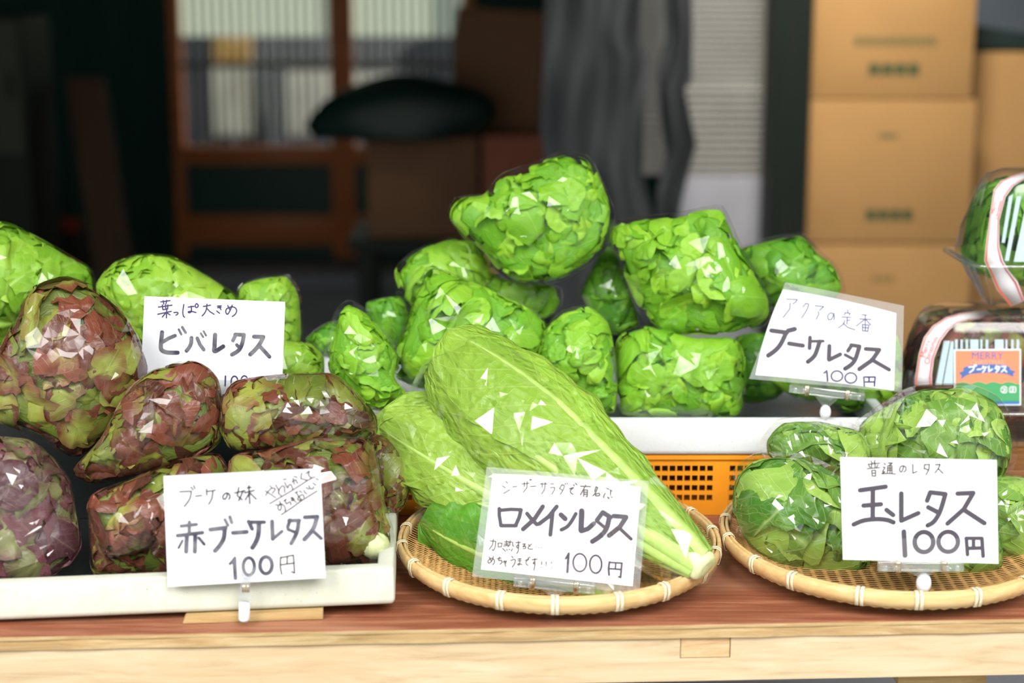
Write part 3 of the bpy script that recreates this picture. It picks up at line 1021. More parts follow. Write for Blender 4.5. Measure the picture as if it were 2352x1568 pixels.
CC1, CC2 = (1080, 1060, 5.88), (1080, 1200, 5.88)
C_NOTE = [(11, p) for p in (
    [(480, 265), (505, 290)], [(435, 325), (475, 352)], [(450, 428), (535, 378)], [(575, 340), (630, 332)],
    [(700, 300), (795, 290)], [(730, 275), (732, 335)], [(770, 265), (765, 350), (715, 415)], [(800, 240), (812, 252)], [(818, 235), (828, 248)], [(810, 335), (890, 330)],
    [(945, 300), (1040, 298)], [(970, 285), (972, 345)], [(1015, 278), (1005, 370), (965, 435)], [(1085, 300), (1130, 298)], [(1080, 350), (1140, 348), (1130, 390), (1100, 440)],
    [(1240, 305), (1205, 365)], [(1230, 320), (1270, 318), (1255, 380), (1215, 440)], [(1215, 365), (1250, 390)], [(1280, 290), (1290, 310)], [(1305, 285), (1315, 302)])]
C_NOTE2 = [(14, p) for p in (
    [(1340, 365), (1395, 350), (1355, 385), (1360, 420), (1390, 440)], [(1395, 310), (1405, 325)], [(1420, 290), (1440, 310)],
    [(1490, 330), (1625, 335)], [(1560, 315), (1490, 445)], [(1535, 380), (1532, 470)], [(1535, 380), (1585, 382)], [(1585, 382), (1580, 470), (1565, 470)], [(1535, 412), (1580, 412)], [(1535, 440), (1580, 440)],
    [(1700, 335), (1680, 400)], [(1695, 345), (1720, 350), (1690, 420), (1655, 460)], [(1690, 440), (1740, 425), (1745, 455), (1695, 460), (1695, 435)],
    [(1830, 360), (1870, 370)], [(1850, 350), (1825, 420), (1800, 470), (1805, 485)], [(1890, 380), (1915, 395)], [(1895, 400), (1890, 480), (1870, 495), (1860, 475), (1920, 480)])]
C_TITLE = [(50, [(392, 632), (392, 720), (415, 860)]), (50, [(402, 655), (550, 642), (688, 648)]), (54, [(685, 652), (662, 750), (615, 855)]), (52, [(415, 862), (620, 862)]),
           (62, [(980, 605), (870, 770), (714, 910)]), (56, [(768, 700), (840, 790), (900, 845)]), (58, [(1168, 605), (1060, 740), (930, 838)]), (56, [(1112, 695), (1082, 985)]),
           (68, [(1225, 715), (1283, 770)]), (52, [(1426, 702), (1370, 800), (1310, 875), (1232, 918)]),
           (76, [(1506, 665), (1497, 925)]), (66, [(1500, 935), (1590, 905), (1668, 835)]),
           (62, [(1790, 682), (1712, 788)]), (64, [(1795, 685), (1895, 750)]), (68, [(1880, 745), (1840, 900), (1760, 1000), (1650, 1076)]), (46, [(1712, 800), (1805, 878)]),
           (62, [(1938, 732), (2105, 745)]), (66, [(2105, 750), (2020, 880), (1875, 995)]), (46, [(2010, 890), (2172, 1042)])]
C_SUB = [(12, p) for p in (
    [(270, 245), (345, 250)], [(345, 250), (335, 330), (310, 375), (295, 360)], [(315, 220), (300, 300), (255, 360)], [(375, 275), (380, 325)], [(375, 275), (430, 275)], [(430, 275), (420, 325), (380, 328)],
    [(460, 260), (520, 255)], [(490, 235), (490, 300)], [(455, 290), (515, 285)], [(450, 315), (520, 305)], [(540, 240), (535, 300), (510, 325)], [(520, 265), (570, 262), (575, 310), (590, 315)],
    [(435, 345), (480, 385)], [(490, 360), (505, 370)], [(525, 355), (535, 368)], [(570, 350), (555, 385)],
    [(615, 270), (680, 265)], [(650, 245), (655, 320), (640, 340), (625, 320), (650, 300), (650, 370), (630, 415)], [(705, 290), (745, 285), (710, 325), (745, 315), (745, 345), (715, 350)],
    [(785, 290), (805, 320)], [(830, 285), (780, 335), (800, 355), (845, 355)], [(889, 330), (893, 331)], [(924, 335), (928, 336)], [(959, 335), (963, 336)],
    [(255, 460), (285, 520)], [(315, 450), (290, 520), (250, 545), (240, 515), (280, 480), (325, 500), (325, 540), (305, 565)], [(365, 485), (420, 475)],
    [(395, 460), (385, 510), (420, 505), (425, 540), (400, 560)], [(445, 530), (490, 515), (480, 545)], [(460, 510), (480, 590)], [(560, 450), (580, 475)],
    [(545, 510), (605, 495), (600, 550), (565, 600)], [(640, 490), (690, 485)], [(645, 515), (690, 510)], [(668, 480), (668, 560), (645, 570), (650, 550), (700, 565)],
    [(740, 510), (790, 490), (755, 525), (760, 560), (780, 575)], [(780, 470), (790, 480)], [(800, 460), (808, 472)],
    [(835, 500), (905, 490)], [(872, 480), (870, 545), (850, 550), (860, 530), (875, 545), (860, 640)],
    [(965, 525), (965, 565)], [(961, 600), (963, 602)], [(1025, 525), (1025, 562)], [(1024, 580), (1026, 581)], [(1100, 530), (1095, 545)], [(1099, 608), (1101, 609)])]
C_PRICE = [(34, [(1328, 420), (1312, 665)]), (26, [(1332, 412), (1288, 485)]), (24, el(1480, 538, 90, 120)), (26, el(1695, 560, 80, 120)),
           (28, [(1880, 530), (1868, 620), (1875, 705)]), (24, [(1880, 535), (2050, 545)]), (26, [(2048, 548), (2030, 738)]), (22, [(2030, 738), (2004, 728)]), (22, [(1965, 540), (1960, 620)]), (24, [(1880, 620), (2035, 630)])]

CE = (1700, 640, 4.6125)
E_NOTE = [(8.5, p) for p in (
    [(495, 215), (605, 220)], [(605, 220), (590, 245), (560, 265)], [(530, 255), (525, 320), (455, 410)], [(695, 260), (665, 300)], [(690, 265), (725, 270), (700, 340), (650, 415)],
    [(795, 285), (885, 295), (840, 335)], [(825, 345), (835, 370), (805, 430)], [(995, 365), (970, 425), (935, 430), (930, 390), (960, 360), (995, 385), (995, 435)],
    [(1140, 330), (1140, 360)], [(1105, 385), (1110, 360)], [(1110, 360), (1165, 365), (1155, 385)], [(1080, 405), (1170, 408)], [(1135, 405), (1130, 480)], [(1135, 440), (1165, 440)], [(1110, 440), (1095, 480), (1040, 520)], [(1090, 470), (1140, 515), (1215, 540)],
    [(1290, 380), (1340, 385)], [(1265, 425), (1385, 430)], [(1325, 380), (1325, 480)], [(1320, 430), (1230, 500)], [(1330, 430), (1385, 490)], [(1295, 480), (1295, 550)], [(1295, 485), (1365, 490)], [(1365, 490), (1350, 560)],
    [(1295, 515), (1355, 520)], [(1328, 485), (1325, 550)], [(1295, 550), (1350, 555)])]
E_TITLE = [(46, [(330, 548), (495, 570)]), (48, [(490, 565), (430, 690), (370, 760), (298, 812)]), (48, [(508, 550), (578, 532)]), (44, [(518, 685), (665, 708)]),
           (40, [(740, 622), (735, 735)]), (30, [(738, 662), (880, 660)]), (46, [(842, 665), (800, 790), (765, 840), (718, 878)]),
           (44, [(945, 712), (940, 852)]), (42, [(942, 858), (1060, 800)]), (40, [(1182, 702), (1142, 762)]), (40, [(1175, 702), (1265, 715)]), (46, [(1262, 720), (1220, 850), (1175, 910), (1112, 952)]), (32, [(1112, 805), (1198, 850)]),
           (42, [(1330, 742), (1475, 752)]), (46, [(1468, 758), (1400, 860), (1262, 956)]), (40, [(1392, 855), (1578, 962)])]
E_PRICE = [(20, [(918, 980), (926, 1080)]), (18, [(888, 998), (918, 974)]), (17, el(1025, 1030, 60, 54)), (17, el(1172, 1050, 61, 54)),
           (17, [(1310, 1040), (1315, 1135)]), (17, [(1310, 1040), (1430, 1040)]), (17, [(1430, 1040), (1422, 1135)]), (17, [(1365, 1040), (1365, 1092)]), (17, [(1315, 1092), (1425, 1092)])]

CD = (1910, 1030, 4.6125)
D_NOTE = [(10, p) for p in (
    [(415, 130), (430, 150)], [(460, 120), (450, 150)], [(385, 165), (510, 152)], [(375, 212), (510, 200)], [(425, 155), (420, 205)], [(460, 150), (460, 205)], [(392, 175), (405, 195)], [(490, 170), (478, 192)],
    [(425, 230), (430, 290)], [(425, 230), (465, 228)], [(465, 228), (465, 290), (430, 288)], [(430, 258), (462, 258)],
    [(555, 150), (570, 170)], [(545, 195), (565, 200), (540, 240), (565, 245), (530, 265), (600, 262), (675, 268)], [(600, 150), (645, 150)], [(645, 150), (620, 170)], [(595, 180), (590, 250)], [(595, 180), (640, 180)],
    [(640, 180), (640, 255)], [(595, 205), (640, 205)], [(595, 228), (640, 228)], [(618, 165), (618, 250)],
    [(765, 180), (745, 240), (725, 240), (722, 205), (750, 180), (785, 195), (785, 230), (765, 245)], [(860, 165), (860, 260)], [(860, 260), (905, 240)],
    [(985, 165), (980, 215)], [(985, 170), (1035, 165)], [(1035, 165), (1030, 220), (1000, 275)], [(990, 210), (1025, 225)], [(1100, 170), (1150, 165)], [(1150, 165), (1130, 210), (1095, 255)], [(1130, 210), (1180, 260)])]
D_TITLE = [(50, p) for p in (
    [(302, 440), (572, 402)], [(338, 602), (522, 588)], [(437, 420), (435, 745)], [(234, 802), (340, 760), (480, 745), (590, 755), (655, 780)], [(582, 648), (652, 702)],
    [(738, 474), (738, 760)], [(738, 762), (918, 682)], [(1012, 550), (1045, 462)], [(1045, 462), (1205, 480)], [(1205, 480), (1150, 660), (1085, 770), (1018, 812)], [(1024, 620), (1130, 675)],
    [(1335, 475), (1500, 468)], [(1500, 470), (1400, 640), (1228, 792)], [(1410, 652), (1618, 788)])]
D_PRICE = [(52, [(765, 878), (778, 1132)]), (50, el(978, 988, 98, 106)), (48, el(1235, 985, 103, 106)), (38, [(1427, 950), (1440, 1122)]), (38, [(1424, 948), (1592, 948)]), (40, [(1592, 950), (1605, 1138)]),
           (38, [(1503, 950), (1503, 1040)]), (40, [(1435, 1055), (1595, 1050)])]


def sign_clip(label, plate, bar, neck_top, foot_px, ball_r, mats=('acrylic', 'chrome', 'white_plastic'), rings=(0.23, 0.77), base_z=None, flap=0.012, narrow=False):
    """clear clamp that grips a card: bar with spring bands, tapering neck, milky ball foot"""
    (x0, y0), (x1, y1) = bar
    A, B = plate.pt(x0, y0, 0.004), plate.pt(x1, y1, 0.004)
    e = unit(B - A)
    up = np.cross(plate.n, e)
    up = up if up[2] > 0 else -up
    ball = plate.pt(foot_px[0], foot_px[1], 0.0)
    t = empty('sign_clip', ball - np.array([0, 0, ball_r]), label, 'sign clip', 'clear sign clips')
    L = np.linalg.norm(B - A)
    mid = (A + B) / 2
    hb = 0.0045
    mb = MB()
    mb.obox(mid, e * L / 2, plate.n * 0.0035, up * hb)
    MB().obox(mid + up * (hb + flap) + plate.n * 0.0015, e * L / 2 * 0.98, plate.n * 0.0005, up * flap).build('clear_flap', M['acrylic_flap'], t)
    for s in (-0.42, -0.3, 0.3, 0.42):
        mb.obox(mid + e * L * s - up * hb * 0.2 + plate.n * 0.004, e * 0.002, plate.n * 0.001, up * 0.0028)
    mb.build('clamp_bar', M[mats[0]], t, bevel=0.0006)
    for k in rings:
        c = A + e * L * k
        MB().obox(c, e * 0.0028, plate.n * 0.0046, up * (hb + 0.0012)).build('spring_band', M[mats[1]], t, smooth=False, bevel=0.0012)
    nt = mid - up * hb
    d = ball - nt
    w0, w1 = (L * 0.16, 0.004) if not narrow else (L * 0.42, 0.005)
    poly = [nt - e * w0, nt + e * w0, nt + d * 0.75 + e * w1, ball + e * w1, ball - e * w1, nt + d * 0.75 - e * w1]
    MB().prism([p + plate.n * 0.002 for p in poly], -plate.n * 0.004).build('neck', M[mats[0]], t, bevel=0.0006)
    # ball foot, slightly egg shaped
    V, Fc = [], []
    nu, nv_ = 16, 10
    for i in range(nv_ + 1):
        ph = math.pi * i / nv_
        for j in range(nu):
            a = 2 * math.pi * j / nu
            rz = 1.35
            V.append(ball + ball_r * np.array([math.sin(ph) * math.cos(a), math.sin(ph) * math.sin(a), rz * math.cos(ph)]) - np.array([0, 0, ball_r * 0.5]))
    for i in range(nv_):
        for j in range(nu):
            Fc.append((i * nu + j, (i + 1) * nu + j, (i + 1) * nu + (j + 1) % nu, i * nu + (j + 1) % nu))
    mesh_np('ball_foot', V, np.array(Fc), M[mats[2]], t, True)
    return t

# ------------------------------------------------------------------ room shell
BACK = 6.2
struct = lambda mb, name, mat, **k: structure(mb.build(name, mat, None, **k))
M['concrete'] = plain('dark concrete', S(165, 165, 172), 0.75, 0.2, 3.0, 0.1)
M['street'] = plain('pale asphalt', S(150, 150, 146), 0.85, 0.2, 8.0, 0.1)
M['dark_wall'] = plain('shadow teal boards', S(8, 62, 52), 0.8, 0.35, 5.0, 0.0, stretch=(6, 6, 0.4))  # teal of the deep interior shadows put into the board colour
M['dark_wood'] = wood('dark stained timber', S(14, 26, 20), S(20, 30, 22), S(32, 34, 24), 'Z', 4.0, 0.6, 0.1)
M['door_wood'] = wood('warm brown joinery', S(190, 104, 54), S(210, 124, 70), S(222, 144, 92), 'X', 4.0, 0.45, 0.1)
M['door_dark'] = plain('black lower door panel', S(10, 66, 54), 0.5)
M['lattice'] = plain('grey brown lattice bars', S(92, 78, 66), 0.6, 0.2, 10)
struct(MB().box((-3.4, -0.9, -0.05), (3.4, BACK + 0.1, 0.0)), 'floor', M['concrete'])
struct(MB().box((-30, -40, -0.06), (30, -0.9, -0.005)), 'ground', M['street'])
struct(MB().box((-3.5, 0.35, 0), (-2.9, BACK + 0.1, 2.7)), 'wall_left', M['dark_wall'])
struct(MB().box((2.9, 0.35, 0), (3.5, BACK + 0.1, 2.7)), 'wall_right', M['dark_wall'])
struct(MB().box((-3.5, -0.75, 2.62), (3.5, BACK + 0.35, 2.75)), 'ceiling', M['dark_wall'])
# back wall with the two door openings cut out
dX0, dX1, dX2 = at(395, 300, BACK)[0], at(786, 300, BACK)[0], at(1090, 300, BACK)[0]
z_sill = at(500, 578, BACK)[2]
wb = MB().box((-3.4, BACK, 0), (dX0, BACK + 0.1, 2.62)).box((dX2, BACK, 0), (3.4, BACK + 0.1, 2.62)).box((dX0, BACK, 2.52), (dX2, BACK + 0.1, 2.62)).box((dX0, BACK, 0), (dX2, BACK + 0.1, z_sill - 0.03))
struct(wb, 'wall_back', M['dark_wall'])
struct(MB().box((dX0 - 0.6, BACK - 0.35, 0), (dX2 + 0.5, BACK - 0.01, z_sill - 0.05)), 'trim_1', M['concrete'])
# dark slab added to stand for the shaded sides of the cartons
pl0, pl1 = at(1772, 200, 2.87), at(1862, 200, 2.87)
struct(MB().box((pl0[0], 2.87, 0), (pl1[0], 3.0, 2.62)), 'shade_slab', M['dark_wood'])


def sliding_door(name, x0, x1, frosted_below):
    y0, y1 = BACK + 0.005, BACK + 0.045
    zz = lambda py: at(500, py, BACK)[2]
    zt = 2.5
    root = empty(name, (x0, BACK, z_sill - 0.03))
    structure(root)
    w = 0.052
    fr = MB()
    fr.box((x0, y0, z_sill - 0.03), (x0 + w, y1, zt)).box((x1 - w, y0, z_sill - 0.03), (x1, y1, zt)).box((x0 + w, y0, zt - 0.06), (x1 - w, y1, zt))
    fr.box((x0 + w, y0, zz(378)), (x1 - w, y1, zz(336))).box((x0 + w, y0, zz(562)), (x1 - w, y1, zz(494)))
    fr.build('door_frame', M['door_wood'], root, bevel=0.003)
    MB().box((x0 + w, y0 + 0.012, zz(494)), (x1 - w, y0 + 0.022, zz(378))).build('lower_panel', M['door_dark'], root)
    MB().box((x0 + w, y0, z_sill - 0.03), (x1 - w, y1 - 0.01, zz(562))).build('sill_board', M['door_dark'], root)
    la = MB()
    nb = int((x1 - x0 - 2 * w) / 0.040)
    for i in range(1, nb):
        x = x0 + w + i * (x1 - x0 - 2 * w) / nb
        la.box((x - 0.006, y0 + 0.004, zz(336)), (x + 0.006, y0 + 0.016, zt - 0.06))
    for py in (150, -40):
        la.box((x0 + w, y0 + 0.006, zz(py) - 0.008), (x1 - w, y0 + 0.018, zz(py) + 0.012))
    la.build('lattice', M['lattice'], root)
    MB().box((x0 + w, y0 + 0.024, zz(336)), (x1 - w, y0 + 0.027, zz(84))).build('glass_pane', M['window_glass'], root)
    MB().box((x0 + w, y0 + 0.024, zz(84)), (x1 - w, y0 + 0.027, zt - 0.06)).build('frosted_pane', M['frosted'], root)
    return root


t = NT('frosted glass')
ftr = t.n('ShaderNodeBsdfTranslucent')
ftr.inputs[0].default_value = (0.85, 0.9, 0.8, 1)
M['frosted'] = t.done(ftr.outputs[0])
M['window_glass'] = clear_film('window glass', f0=0.05, power=4, grazing=0.6, rough=0.0, tint=(0.95, 0.97, 0.97))
sliding_door('door_1', dX0, dX1, 84)
sliding_door('door_2', dX1 + 0.002, dX2, 84)
# yard seen through the lattice: dark fence with pale boards leaning on it
M['fence'] = plain('weathered dark fence', S(70, 74, 78), 0.8, 0.3, 6)
M['pale_board'] = plain('pale board', S(222, 216, 196), 0.8, 0.15, 8)
M['gold_board'] = plain('ochre board', S(214, 170, 96), 0.8, 0.2, 8)
YB = 8.2
f0, f1 = at(300, 60, YB + 0.1), at(1100, 420, YB + 0.1)
struct(MB().box((-3, YB + 0.1, 0), (3, YB + 0.16, at(500, 70, YB)[2])), 'wall_yard', M['fence'])
for nm, mt, x0, y0, x1, y1, lb in (
        ('yard_board', 'pale_board', 483, 158, 577, 312, 'pale upright board in the yard behind the door with the ochre panel'),
        ('yard_board', 'pale_board', 655, 165, 768, 312, 'pale grey upright board in the yard, seen near the middle door stile'),
        ('yard_board', 'pale_board', 806, 168, 905, 240, 'pale short board in the yard behind the second sliding door'),
        ('ochre_panel', 'gold_board', 485, 64, 575, 142, 'ochre panel seen through the door lattice above the pale board')):
    a, b = at(x0, y0, YB), at(x1, y1, YB)
    o = MB().box((a[0], YB + 0.065, b[2]), (b[0], YB + 0.098, a[2])).build(nm, M[mt], None)
    tag(o, lb, 'board')
a = at(540, 312, YB)
M['violet'] = plain('violet plastic', S(110, 100, 150), 0.5)
a0, a1 = at(575, 280, YB - 0.2), at(632, 312, YB - 0.2)

# ------------------------------------------------------------------ table
TABLE_A, TABLE_B = on_z(0, 1461, TZ), on_z(2352, 1419, TZ)
tx = unit(TABLE_B - TABLE_A)
ty = np.array([-tx[1], tx[0], 0])
tz = np.array([0, 0, 1.0])
TO = TABLE_A - tx * 0.28
LEN, DEP = 1.72, 0.86
tp = lambda x, y, z: TO + tx * x + ty * y + tz * z
table = empty('display_table', (tp(LEN / 2, DEP / 2, -TZ)), 'long wooden display table with red brown plywood top and pale front rail', 'table')


def tbox(x0, y0, z0, x1, y1, z1):
    return MB().box8([tp(x0, y0, z0), tp(x1, y0, z0), tp(x1, y1, z0), tp(x0, y1, z0), tp(x0, y0, z1), tp(x1, y0, z1), tp(x1, y1, z1), tp(x0, y1, z1)])


PT = 0.0145
tbox(0, 0.0008, -0.0012, LEN, DEP, 0).build('top_veneer', M['table_top'], table)
# ply core: three layers, slightly uneven edges
core = MB()
for k, (za, zb, yo) in enumerate(((-0.0045, -0.0012, 0.0), (-0.0085, -0.0045, 0.0012), (-PT, -0.0085, 0.0))):
    nx = 60
    prof = [yo + 0.0006 * math.sin(i * 1.7 + k) + random.uniform(-0.0004, 0.0004) for i in range(nx + 1)]
    V = []
    for i in range(nx + 1):
        x = LEN * i / nx
        V += [tp(x, prof[i], za), tp(x, DEP, za), tp(x, DEP, zb), tp(x, prof[i], zb)]
    Fc = []
    for i in range(nx):
        b = i * 4
        for j in range(4):
            Fc.append([b + j, b + (j + 1) % 4, b + 4 + (j + 1) % 4, b + 4 + j])
    core.add(V, Fc)
core.build('plywood_edge', M['ply_edge'], table)
RZ0, RZ1 = -PT - 0.0455, -PT - 0.0008
nx0 = np.dot(at(1568, 1470, 0.0) - TO, tx)
nx1 = np.dot(at(1682, 1470, 0.0) - TO, tx)
nzb = RZ1 - 0.0215
rail = MB()
for q in ((0, RZ0, nx0 - 0.0008, RZ1), (nx1 + 0.0008, RZ0, LEN, RZ1), (nx0 - 0.0008, RZ0, nx1 + 0.0008, nzb)):
    rail.box8([tp(q[0], 0.003, q[1]), tp(q[2], 0.003, q[1]), tp(q[2], 0.028, q[1]), tp(q[0], 0.028, q[1]),
               tp(q[0], 0.003, q[3]), tp(q[2], 0.003, q[3]), tp(q[2], 0.028, q[3]), tp(q[0], 0.028, q[3])])
rail.build('front_rail', M['pale_wood'], table)
cb = tbox(nx0, 0.0045, nzb + 0.0008, nx1, DEP - 0.05, RZ1).build('cross_beam', M['end_grain'], table)
cb['label'] = 'end grain of a beam let into the rail'
tbox(0.02, DEP - 0.06, RZ0, LEN - 0.02, DEP - 0.035, RZ1).build('back_rail', M['pale_wood'], table)
for x, y in ((0.03, 0.03), (LEN - 0.06, 0.03), (0.03, DEP - 0.11), (LEN - 0.08, DEP - 0.11)):
    tbox(x, y, -TZ, x + 0.05, y + 0.045, RZ0 if y > 0.1 else RZ0).build('leg', M['pale_wood'], table)
bx0 = np.dot(at(1990, 1562, 0.12) - TO, tx)
MB().obox(tp(bx0 + 0.06, 0.2, RZ0 - 0.013), tx * 0.045, ty * 0.16, tz * 0.012).build('brace', M['shim'], table)


# ------------------------------------------------------------------ foam trays and crates
def foam_tray(O, ex, ey, L, D, Ht, wall, floor, mat, label, group=None):
    """open tray: O = bottom front corner, ex/ey unit directions along length and depth"""
    ez = unit(np.cross(ex, ey))
    P = lambda x, y, z: O + ex * x + ey * y + ez * z
    ring = lambda i, z: [P(i, i, z), P(L - i, i, z), P(L - i, D - i, z), P(i, D - i, z)]
    V = ring(0.003, 0) + ring(0, 0.004) + ring(0, Ht) + ring(wall, Ht) + ring(wall + 0.002, floor)
    Fc = [[3, 2, 1, 0]]
    for k in range(4):
        for j in range(4):
            Fc.append([k * 4 + j, k * 4 + (j + 1) % 4, k * 4 + 4 + (j + 1) % 4, k * 4 + 4 + j])
    Fc.append([16, 17, 18, 19])
    o = MB().add(V, Fc).build('foam_tray', mat, None, bevel=0.004, seg=3)
    return tag(o, label, 'tray', group)


TRAY_R = at(908, 1389, 0.024)
TRAY_L = at(0, 1427, 0.004)
tex = unit(TRAY_R - TRAY_L)
tey = unit(np.cross([0, 0, 1.0], tex))
TRAY_O = TRAY_R - tex * 0.56
ftL = foam_tray(TRAY_O, tex, tey, 0.56, 0.30, 0.0385, 0.016, 0.012, M['foam_cream'], 'weathered white foam tray under the red leaf lettuces at the table front')
# plywood scrap that props up the tray
s0, s1 = at(418, 1417, 0.006), at(742, 1402, 0.018)
sx = unit(s1 - s0)
sy = unit(np.cross([0, 0, 1.0], sx))
sl = np.linalg.norm(s1 - s0)
sh = MB()
base = np.array([s0[0], s0[1], TZ + 0.0004])
top = lambda x: np.array([*(s0 + sx * x)[:2], (s0 + sx * x)[2] + 0.0005])
zt0 = max(TZ + 0.006, (TRAY_L + tex * np.dot(s0 - TRAY_L, tex))[2] - 0.0012)
zt1 = (TRAY_L + tex * np.dot(s1 - TRAY_L, tex))[2] - 0.0012
q = lambda x, y, z: np.array([*(s0 + sx * x + sy * y)[:2], z])
sh.box8([q(0, 0, TZ + .0003), q(sl, 0, TZ + .0003), q(sl, 0.12, TZ + .0003), q(0, 0.12, TZ + .0003), q(0.003, 0.002, zt0), q(sl, 0, zt1), q(sl, 0.12, zt1), q(0.003, 0.12, zt0)])
tag(sh.build('plywood_scrap', M['shim'], None, bevel=0.0008), 'split plywood scrap wedged under the weathered foam tray', 'wood scrap')

CRY = 0.348      # front of the crates
CR_TOP = at(1500, 1044, CRY)[2]
TR_TOP = at(1500, 964, CRY - 0.006)[2]


def crate(x0, x1, y0, y1, z0, z1, label):
    root = empty('plastic_crate', ((x0 + x1) / 2, (y0 + y1) / 2, z0), label, 'crate', 'orange plastic crates')
    th = 0.0035

    def panel(P, ulen, vlen, name):
        """wall with square holes in groups; P(u, v, w) -> world"""
        pitch_u, hole_u = 0.0087, 0.0068
        pitch_v, hole_v = 0.0117, 0.0072
        mg = 0.012
        us, vs = [0.0], [0.0]
        n = int((ulen - 2 * mg) / pitch_u)
        uo = (ulen - n * pitch_u) / 2
        holes_u = []
        for i in range(n):
            if i % 20 in (18, 19):
                continue
            a = uo + i * pitch_u
            holes_u.append((a, a + hole_u))
        m = int((vlen - 0.016) / pitch_v)
        vo_ = vlen - 0.013
        holes_v = [(vo_ - j * pitch_v - hole_v, vo_ - j * pitch_v) for j in range(m)][::-1]
        ue = sorted({0.0, ulen, *[e for h in holes_u for e in h]})
        ve = sorted({0.0, vlen, *[e for h in holes_v for e in h]})
        hu = {h[0] for h in holes_u}
        hv = {h[0] for h in holes_v}
        idx = {}
        V, Fc = [], []

        def vid(i, j, w):
            k = (i, j, w)
            if k not in idx:
                idx[k] = len(V)
                V.append(P(ue[i], ve[j], th * w))
            return idx[k]
        solid = lambda i, j: 0 <= i < len(ue) - 1 and 0 <= j < len(ve) - 1 and not (ue[i] in hu and ve[j] in hv)
        for i in range(len(ue) - 1):
            for j in range(len(ve) - 1):
                if not solid(i, j):
                    continue
                Fc.append([vid(i, j, 0), vid(i + 1, j, 0), vid(i + 1, j + 1, 0), vid(i, j + 1, 0)])
                Fc.append([vid(i, j, 1), vid(i, j + 1, 1), vid(i + 1, j + 1, 1), vid(i + 1, j, 1)])
                for (di, dj, p, r) in ((-1, 0, (i, j), (i, j + 1)), (1, 0, (i + 1, j), (i + 1, j + 1)), (0, -1, (i, j), (i + 1, j)), (0, 1, (i, j + 1), (i + 1, j + 1))):
                    if not solid(i + di, j + dj):
                        Fc.append([vid(*p, 0), vid(*r, 0), vid(*r, 1), vid(*p, 1)])
        MB().add(V, Fc).build(name, M['orange'], root)
    hgt = z1 - z0
    panel(lambda u, v, w: np.array([x0 + u, y0 + w, z0 + v]), x1 - x0, hgt, 'front_wall')
    panel(lambda u, v, w: np.array([x0 + u, y1 - w, z0 + v]), x1 - x0, hgt, 'back_wall')
    panel(lambda u, v, w: np.array([x0 + w, y0 + th + u, z0 + v]), y1 - y0 - 2 * th, hgt, 'side_wall')
    panel(lambda u, v, w: np.array([x1 - w, y0 + th + u, z0 + v]), y1 - y0 - 2 * th, hgt, 'side_wall')
    MB().box((x0 + th, y0 + th, z0), (x1 - th, y1 - th, z0 + 0.003)).build('base', M['orange'], root)
    rim = MB()
    rim.box((x0 - 0.003, y0 - 0.003, z1 - 0.005), (x1 + 0.003, y0, z1)).box((x0 - 0.003, y1, z1 - 0.005), (x1 + 0.003, y1 + 0.003, z1))
    rim.box((x0 - 0.003, y0, z1 - 0.005), (x0, y1, z1)).box((x1, y0, z1 - 0.005), (x1 + 0.003, y1, z1))
    rim.build('rim', M['orange'], root)
    return root


xa, xb, xc = at(212, 1045, CRY)[0], at(1296, 1045, CRY)[0], at(2050, 1045, CRY)[0]
crate(xb + 0.004, xc, CRY, CRY + 0.33, TZ + 0.0005, CR_TOP, 'orange perforated plastic crate under the clean white foam tray')
crate(xa, xb - 0.004, CRY, CRY + 0.33, TZ + 0.0005, CR_TOP, 'orange perforated plastic crate in shade behind the red lettuces')
X, Yv = np.array([1.0, 0, 0]), np.array([0, 1.0, 0])
th_ = TR_TOP - CR_TOP - 0.0006
foam_tray(np.array([xb + 0.004, CRY - 0.006, CR_TOP + 0.0006]), X, Yv, xc - xb - 0.004, 0.335, th_, 0.014, 0.010, M['foam_white'], 'clean white foam tray on the orange crate holding the bouquet lettuces')
foam_tray(np.array([xa, CRY - 0.006, CR_TOP + 0.0006]), X, Yv, xb - xa - 0.004, 0.335, th_, 0.014, 0.010, M['foam_white'], 'white foam tray beneath the pale loose lettuces behind the red ones')
M['liner'] = plain('slate grey plastic liner', S(86, 104, 112), 0.25, 0.2, 20)
ln0, ln1 = at(1640, 950, CRY + 0.03)[0], xc - 0.016
tag(MB().box((ln0, CRY + 0.012, CR_TOP + 0.0115), (ln1, CRY + 0.30, CR_TOP + 0.0125)).build('tray_liner', M['liner'], None), 'slate grey plastic sheet lining the clean white foam tray', 'liner')


